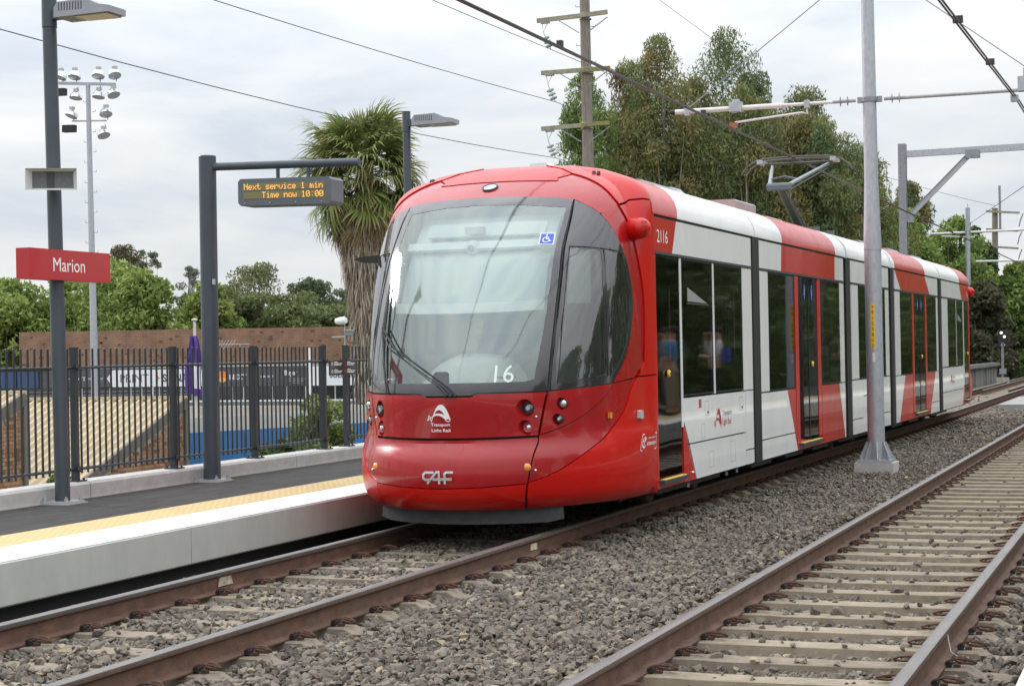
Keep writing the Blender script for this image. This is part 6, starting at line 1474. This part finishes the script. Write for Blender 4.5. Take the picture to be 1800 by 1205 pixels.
# trees behind the photographer's platform, mirrored in the tram windows
for i, (x, y, zt, r, nth) in enumerate(((15, 30, 7.5, 3.2, "first"), (15, 38, 8.2, 3.4, "second"), (14.5, 46, 8.5, 3.6, "third"), (14.5, 54, 9.5, 3.8, "fourth"), (14, 63, 9.5, 4.0, "fifth"), (14, 72, 10, 4.2, "sixth"), (13.5, 82, 10, 4.4, "seventh"), (13.5, 93, 10.5, 4.6, "eighth"), (13, 105, 11, 5, "ninth"), (13.5, 118, 11, 5.2, "tenth"), (14, 132, 12, 5.6, "eleventh"), (17, 12, 4.6, 2.2, "lowest"), (17, 18, 5.0, 2.4, "squat"), (17.5, 24, 6.0, 2.8, "rounded"))):
    tree("embankment_tree", nth + " dark green tree along the bank behind the opposite platform, seen in the tram windows", "tree", x, y, zt, r, -.4, 9000, [G1, G5, G2, GR2], "round", .22, 46, .2, "trees on the bank behind the opposite platform", ground=-.5)
# shrubs near the fence
def shrub(x, y, zt, r, zb, n_, cols, lab): tree("shrub", lab, "shrub", x, y, zt, r, zb, n_, cols, "round", .055, 30, .1, "shrubs below the fence", ground=-2.6 if x < -8 else -1.2, trunk=.03)
shrub(-8.75, 30, .90, .62, -1.2, 7000, [(.20, .25, .08), (.17, .23, .07), (.26, .29, .10)], "tall loose shrub seen through the fence left of the notice board")
shrub(-9.7, 30, .05, .5, -1.6, 3500, [(.11, .17, .05), (.09, .14, .045)], "low dark green shrub at the foot of the blue wall"); shrub(-7.2, 27, .28, .55, -1.4, 4500, [(.10, .16, .045), (.08, .13, .04)], "dark shrub just over the kerb below the notice board")
shrub(-5.75, 17.2, .36, .20, -.5, 1800, [(.11, .20, .04), (.09, .16, .03)], "small bright weed behind the kerb right of the first lamp post"); shrub(-6.2, 16.4, .20, .22, -.6, 1500, [(.08, .15, .03), (.11, .19, .04)], "small weed behind the kerb left of the first lamp post")

# ---- palm
palm = thing("palm_tree", "fan palm with a shaggy skirt of dead brown fronds left of the tram", "palm", (-20.75, 58, -3.2))
PXc, PYc = -20.72, 58
def frond_mesh(seed, dead):
    rg = random.Random(seed); V, F, T = [], [], []
    pl_ = rg.uniform(.75, 1.15); n_ = 30 if not dead else 22; Lb = rg.uniform(.95, 1.2)
    dp = rg.uniform(.05, .22); 
    for i in range(5):
        t = i / 4; V += [(pl_ * t, -.018, -dp * t * t), (pl_ * t, .018, -dp * t * t), (pl_ * t, 0, -dp * t * t + .02)]
    for i in range(4):
        a = i * 3; F += [(a, a + 1, a + 4, a + 3), (a + 1, a + 2, a + 5, a + 4), (a + 2, a, a + 3, a + 5)]
    T += [(.16, .17, .06) if not dead else (.20, .13, .07)] * len(V)
    spread = math.radians(108 if not dead else 60)
    for k in range(n_):
        an = -spread + 2 * spread * k / (n_ - 1) + rg.uniform(-.03, .03); L_ = Lb * (1 - .28 * abs(an / spread) ** 2) * rg.uniform(.88, 1.08); w = .036 if not dead else .024
        fold = (1 if k % 2 else -1) * .014; dr = (.25 + .75 * rg.random() ** 1.3) if not dead else rg.uniform(.5, .9)
        if not dead: yl = rg.random() ** 2; base = (.12 + yl * .16, .19 + yl * .13, .06 + yl * .02)
        else:
            q = rg.uniform(.6, 1.35); base = (.33 * q, .24 * q, .145 * q)
        s0 = len(V); st_ = (0, .3, .6, .82, 1.0)
        for j, t in enumerate(st_):
            rr = L_ * t; z = -dp - dr * L_ * max(0, t - .35) ** 2 * 1.5 + fold * (1 - t); rr2 = rr * (1 - .25 * dr * t * t)
            cx, cy = pl_ + rr2 * math.cos(an), rr2 * math.sin(an); nx_, ny_ = -math.sin(an), math.cos(an); ww = w * (.5, 1, .85, .5, .06)[j] * (1 if t < .6 or not dead else .8)
            V += [(cx - nx_ * ww, cy - ny_ * ww, z), (cx + nx_ * ww, cy + ny_ * ww, z)]
            tip = (.38, .29, .15) if not dead else base
            m_ = max(0, (t - .55) / .45) * (.9 if rg.random() < .6 else .3); T += [tuple(b_ * (1 - m_) + c_ * m_ for b_, c_ in zip(base, tip))] * 2
        for j in range(4): F.append((s0 + 2 * j, s0 + 2 * j + 1, s0 + 2 * j + 3, s0 + 2 * j + 2))
    me = bpy.data.meshes.new("frond"); me.from_pydata(V, [], F); a = me.attributes.new("tint", "FLOAT_COLOR", "POINT"); a.data.foreach_set("color", [c for t in T for c in (*t, 1)]); me.materials.append(LEAF); return me
live = [frond_mesh(i, False) for i in range(8)]; deadm = [frond_mesh(40 + i, True) for i in range(6)]
rg = random.Random(3)
def put(me, nm, z0, az, el, sc, r0=.22, roll=0):
    o = bpy.data.objects.new(nm, me); COL.objects.link(o); o.parent = palm
    M_ = Matrix.Rotation(az, 4, "Z") @ Matrix.Rotation(-el, 4, "Y") @ Matrix.Rotation(roll, 4, "X")
    o.location = (.03 + math.cos(az) * r0, math.sin(az) * r0, z0 + 3.2); o.rotation_euler = M_.to_euler(); o.scale = (sc, sc, sc); return o
for i in range(120):
    t = i / 119; el = math.radians(78 - 128 * t ** .9 + rg.uniform(-9, 9)); az_ = i * 2.39996 + rg.uniform(-.3, .3)
    put(rg.choice(live), "green_frond", 8.55 - 1.15 * t, az_, el, rg.uniform(.98, 1.26) * (1.0 if t > .25 else .88), .2, rg.uniform(-.5, .5))
for i in range(150):
    t = i / 149; el = math.radians(-42 - 42 * min(1, t * 1.6) + rg.uniform(-7, 5)); az_ = i * 2.39996 + rg.uniform(-.3, .3)
    put(rg.choice(deadm), "dead_frond", 7.7 - 2.6 * t, az_, el, rg.uniform(.92, 1.22), .26, rg.uniform(-.6, .6))
sk = MB(); T = []
for i in range(4600):
    z = rg.uniform(1.2, 6.3) if i % 5 else rg.uniform(-2, 1.5); a = rg.random() * 6.283; rr = (.46 + .42 * max(0, (z - 2.2) / 4)) * rg.uniform(.82, 1.18); L_ = rg.uniform(.35, .9); c = Vector((PXc + .05 + rr * math.cos(a), PYc + rr * math.sin(a), z)); tn = Vector((-math.sin(a), math.cos(a), 0)) * rg.uniform(.012, .034); o2 = Vector((math.cos(a), math.sin(a), 0))
    e1 = c + o2 * rg.uniform(.0, .12) + Vector((rg.uniform(-.06, .06), 0, -L_ * .6)); e2 = e1 + o2 * rg.uniform(-.04, .03) + Vector((rg.uniform(-.05, .05), 0, -L_ * .4))
    sk.add([c - tn, c + tn, e1 + tn * .8, e1 - tn * .8, e2], [(0, 1, 2, 3), (3, 2, 4)]); q = rg.uniform(.5, 1.45); g_ = rg.uniform(0, 1); T += [(.38 * q, (.31 + .02 * g_) * q, (.235 + .03 * g_) * q, 1)] * 5
so_ = sk.build("dead_leaf_skirt", LEAF, palm, kind="stuff"); a_ = so_.data.attributes.new("tint", "FLOAT_COLOR", "POINT"); a_.data.foreach_set("color", [c for t in T for c in t])
MB().cyl((PXc + .05, PYc, -3.2), (PXc + .03, PYc, 8.3), .38, .30, 14).build("trunk", mat("palm_trunk", (.14, .105, .075), .95, var=.5, vscale=9, stretch=(1, 1, 4)), palm, smooth=50)

# ================================================================== PEOPLE WAITING ON THE OPPOSITE PLATFORM (mirrored in the tram windows)
def skinned(name, J, E, m_, parent, sub=1, root=0):
    me = bpy.data.meshes.new(name); me.from_pydata([j[:3] for j in J], E, []); o = bpy.data.objects.new(name, me); COL.objects.link(o)
    sk_ = o.modifiers.new("skin", "SKIN"); sk_.use_smooth_shade = True; o.modifiers.new("sub", "SUBSURF").levels = sub
    bpy.context.view_layer.update()
    for i, j in enumerate(J):
        v = me.skin_vertices[0].data[i]; r = j[3]; v.radius = (r, j[4] if len(j) > 4 else r); v.use_root = (i == root)
    bpy.context.view_layer.update(); dg = bpy.context.evaluated_depsgraph_get(); m2 = bpy.data.meshes.new_from_object(o.evaluated_get(dg)); bpy.data.objects.remove(o)
    m2.materials.clear(); m2.materials.append(m_); m2.name = name; m2.polygons.foreach_set("use_smooth", [True] * len(m2.polygons))
    q = bpy.data.objects.new(name, m2); COL.objects.link(q); q.parent = parent; return q
SKIN = mat("skin", (.50, .30, .21), .55)
def person(x, y, rot, label, shirt, pants, hair, arm=0.0, bag=None):
    t = thing("person", label, "person", (x, y, .254), "people waiting on the opposite platform"); t.rotation_euler = (0, 0, rot)
    hips = [(0, 0, .93, .13, .11), (0, 0, 1.10, .13, .105), (0, 0, 1.32, .155, .11), (0, 0, 1.44, .08, .07), (0, -.01, 1.52, .055, .055), (0, -.02, 1.60, .085, .095), (0, -.015, 1.70, .075, .085)]
    J = list(hips); E = [(i, i + 1) for i in range(6)]
    for s in (-1, 1):
        k = len(J); J += [(s * .19, 0, 1.41, .055), (s * .235, .02, 1.14, .042), (s * .22, -.10 - arm * .12, .93 + arm * .28, .034), (s * .20, -.16 - arm * .14, .86 + arm * .36, .030)]
        E += [(3, k), (k, k + 1), (k + 1, k + 2), (k + 2, k + 3)]
        k = len(J); J += [(s * .10, 0, .86, .085), (s * .11, -.01, .48, .06), (s * .11, .02, .09, .042), (s * .12, -.12, .04, .035)]
        E += [(0, k), (k, k + 1), (k + 1, k + 2), (k + 2, k + 3)]
    skinned("body", J, E, SKIN, t)
    Js = [(0, 0, .86, .155, .13), (0, 0, 1.12, .148, .12), (0, 0, 1.33, .172, .125), (0, 0, 1.45, .09, .08)]; Es = [(0, 1), (1, 2), (2, 3)]
    for s in (-1, 1):
        k = len(Js); Js += [(s * .195, 0, 1.41, .068), (s * .235, .018, 1.16, .058)]; Es += [(3, k), (k, k + 1)]
    skinned("shirt", Js, Es, shirt, t)
    Jp = [(0, 0, .95, .14, .118)]; Ep = []
    for s in (-1, 1):
        k = len(Jp); Jp += [(s * .10, 0, .85, .098), (s * .11, -.01, .48, .075), (s * .11, .02, .12, .06)]; Ep += [(0, k), (k, k + 1), (k + 1, k + 2)]
    skinned("trousers", Jp, Ep, pants, t)
    def loc(name, mb, m_, sm=60):
        o = mb.build(name, m_, None, smooth=sm); o.parent = t; return o
    loc("hair", MB().sphere((0, .015, 1.70), .098, 14, sc=(.95, 1.05, .95)), hair)
    loc("nose", MB().sphere((0, -.125, 1.635), .016, 8, sc=(.8, 1.2, 1.3)), SKIN)
    for s in (-1, 1):
        loc("ear", MB().sphere((s * .087, -.01, 1.64), .022, 8, sc=(.5, .8, 1.2)), SKIN); loc("eye", MB().sphere((s * .032, -.108, 1.66), .010, 8), grey_dark); loc("shoe", MB().sphere((s * .12, -.07, .045), .075, 12, sc=(.6, 1.7, .6)), black)
        for f in range(5):
            hx = s * (.20 - .025 + .014 * f) if f < 4 else s * .165; p0 = Vector((hx, -.17 - arm * .14, .85 + arm * .36)); L_ = (.07, .08, .077, .062, .05)[f]
            loc("finger", MB().tube([p0, p0 + Vector((0, -.01, -L_ * .55)), p0 + Vector((0, -.004, -L_))], [.009, .0085, .007], 6), SKIN)
    if bag: loc("bag", MB().box(-.14, .14, .13, .25, 1.0, 1.32), bag, 30)
checkm = mat("shirt_blue_check", (.10, .25, .42), .85, var=.5, vscale=22); greysh = mat("shirt_grey", (.20, .22, .25), .9, var=.15); whsh = mat("shirt_white", (.62, .62, .62), .85, var=.12); navy = mat("trousers_navy", (.025, .03, .045), .9); khaki = mat("trousers_khaki", (.28, .23, .16), .9); hairb = mat("hair_brown", (.05, .03, .02), .7, var=.4)
person(6.95, 36.5, 1.3, "person in a dark grey shirt and navy trousers mirrored in the first tram door", greysh, navy, hairb)
person(6.35, 35.0, 1.7, "person in a blue check shirt and khaki trousers standing on the opposite platform", checkm, khaki, hairb)
person(6.2, 37.5, 1.4, "person in a white shirt with a blue bag lifting a camera on the opposite platform", whsh, navy, hairb, .8, mat("bag_blue", (.03, .06, .30), .8))
person(6.6, 52.0, 1.5, "person in a light grey shirt and black trousers mirrored in the middle tram doors", mat("shirt_pale_grey", (.38, .40, .44), .85), mat("trousers_black", (.015, .015, .018), .9), hairb, .5)
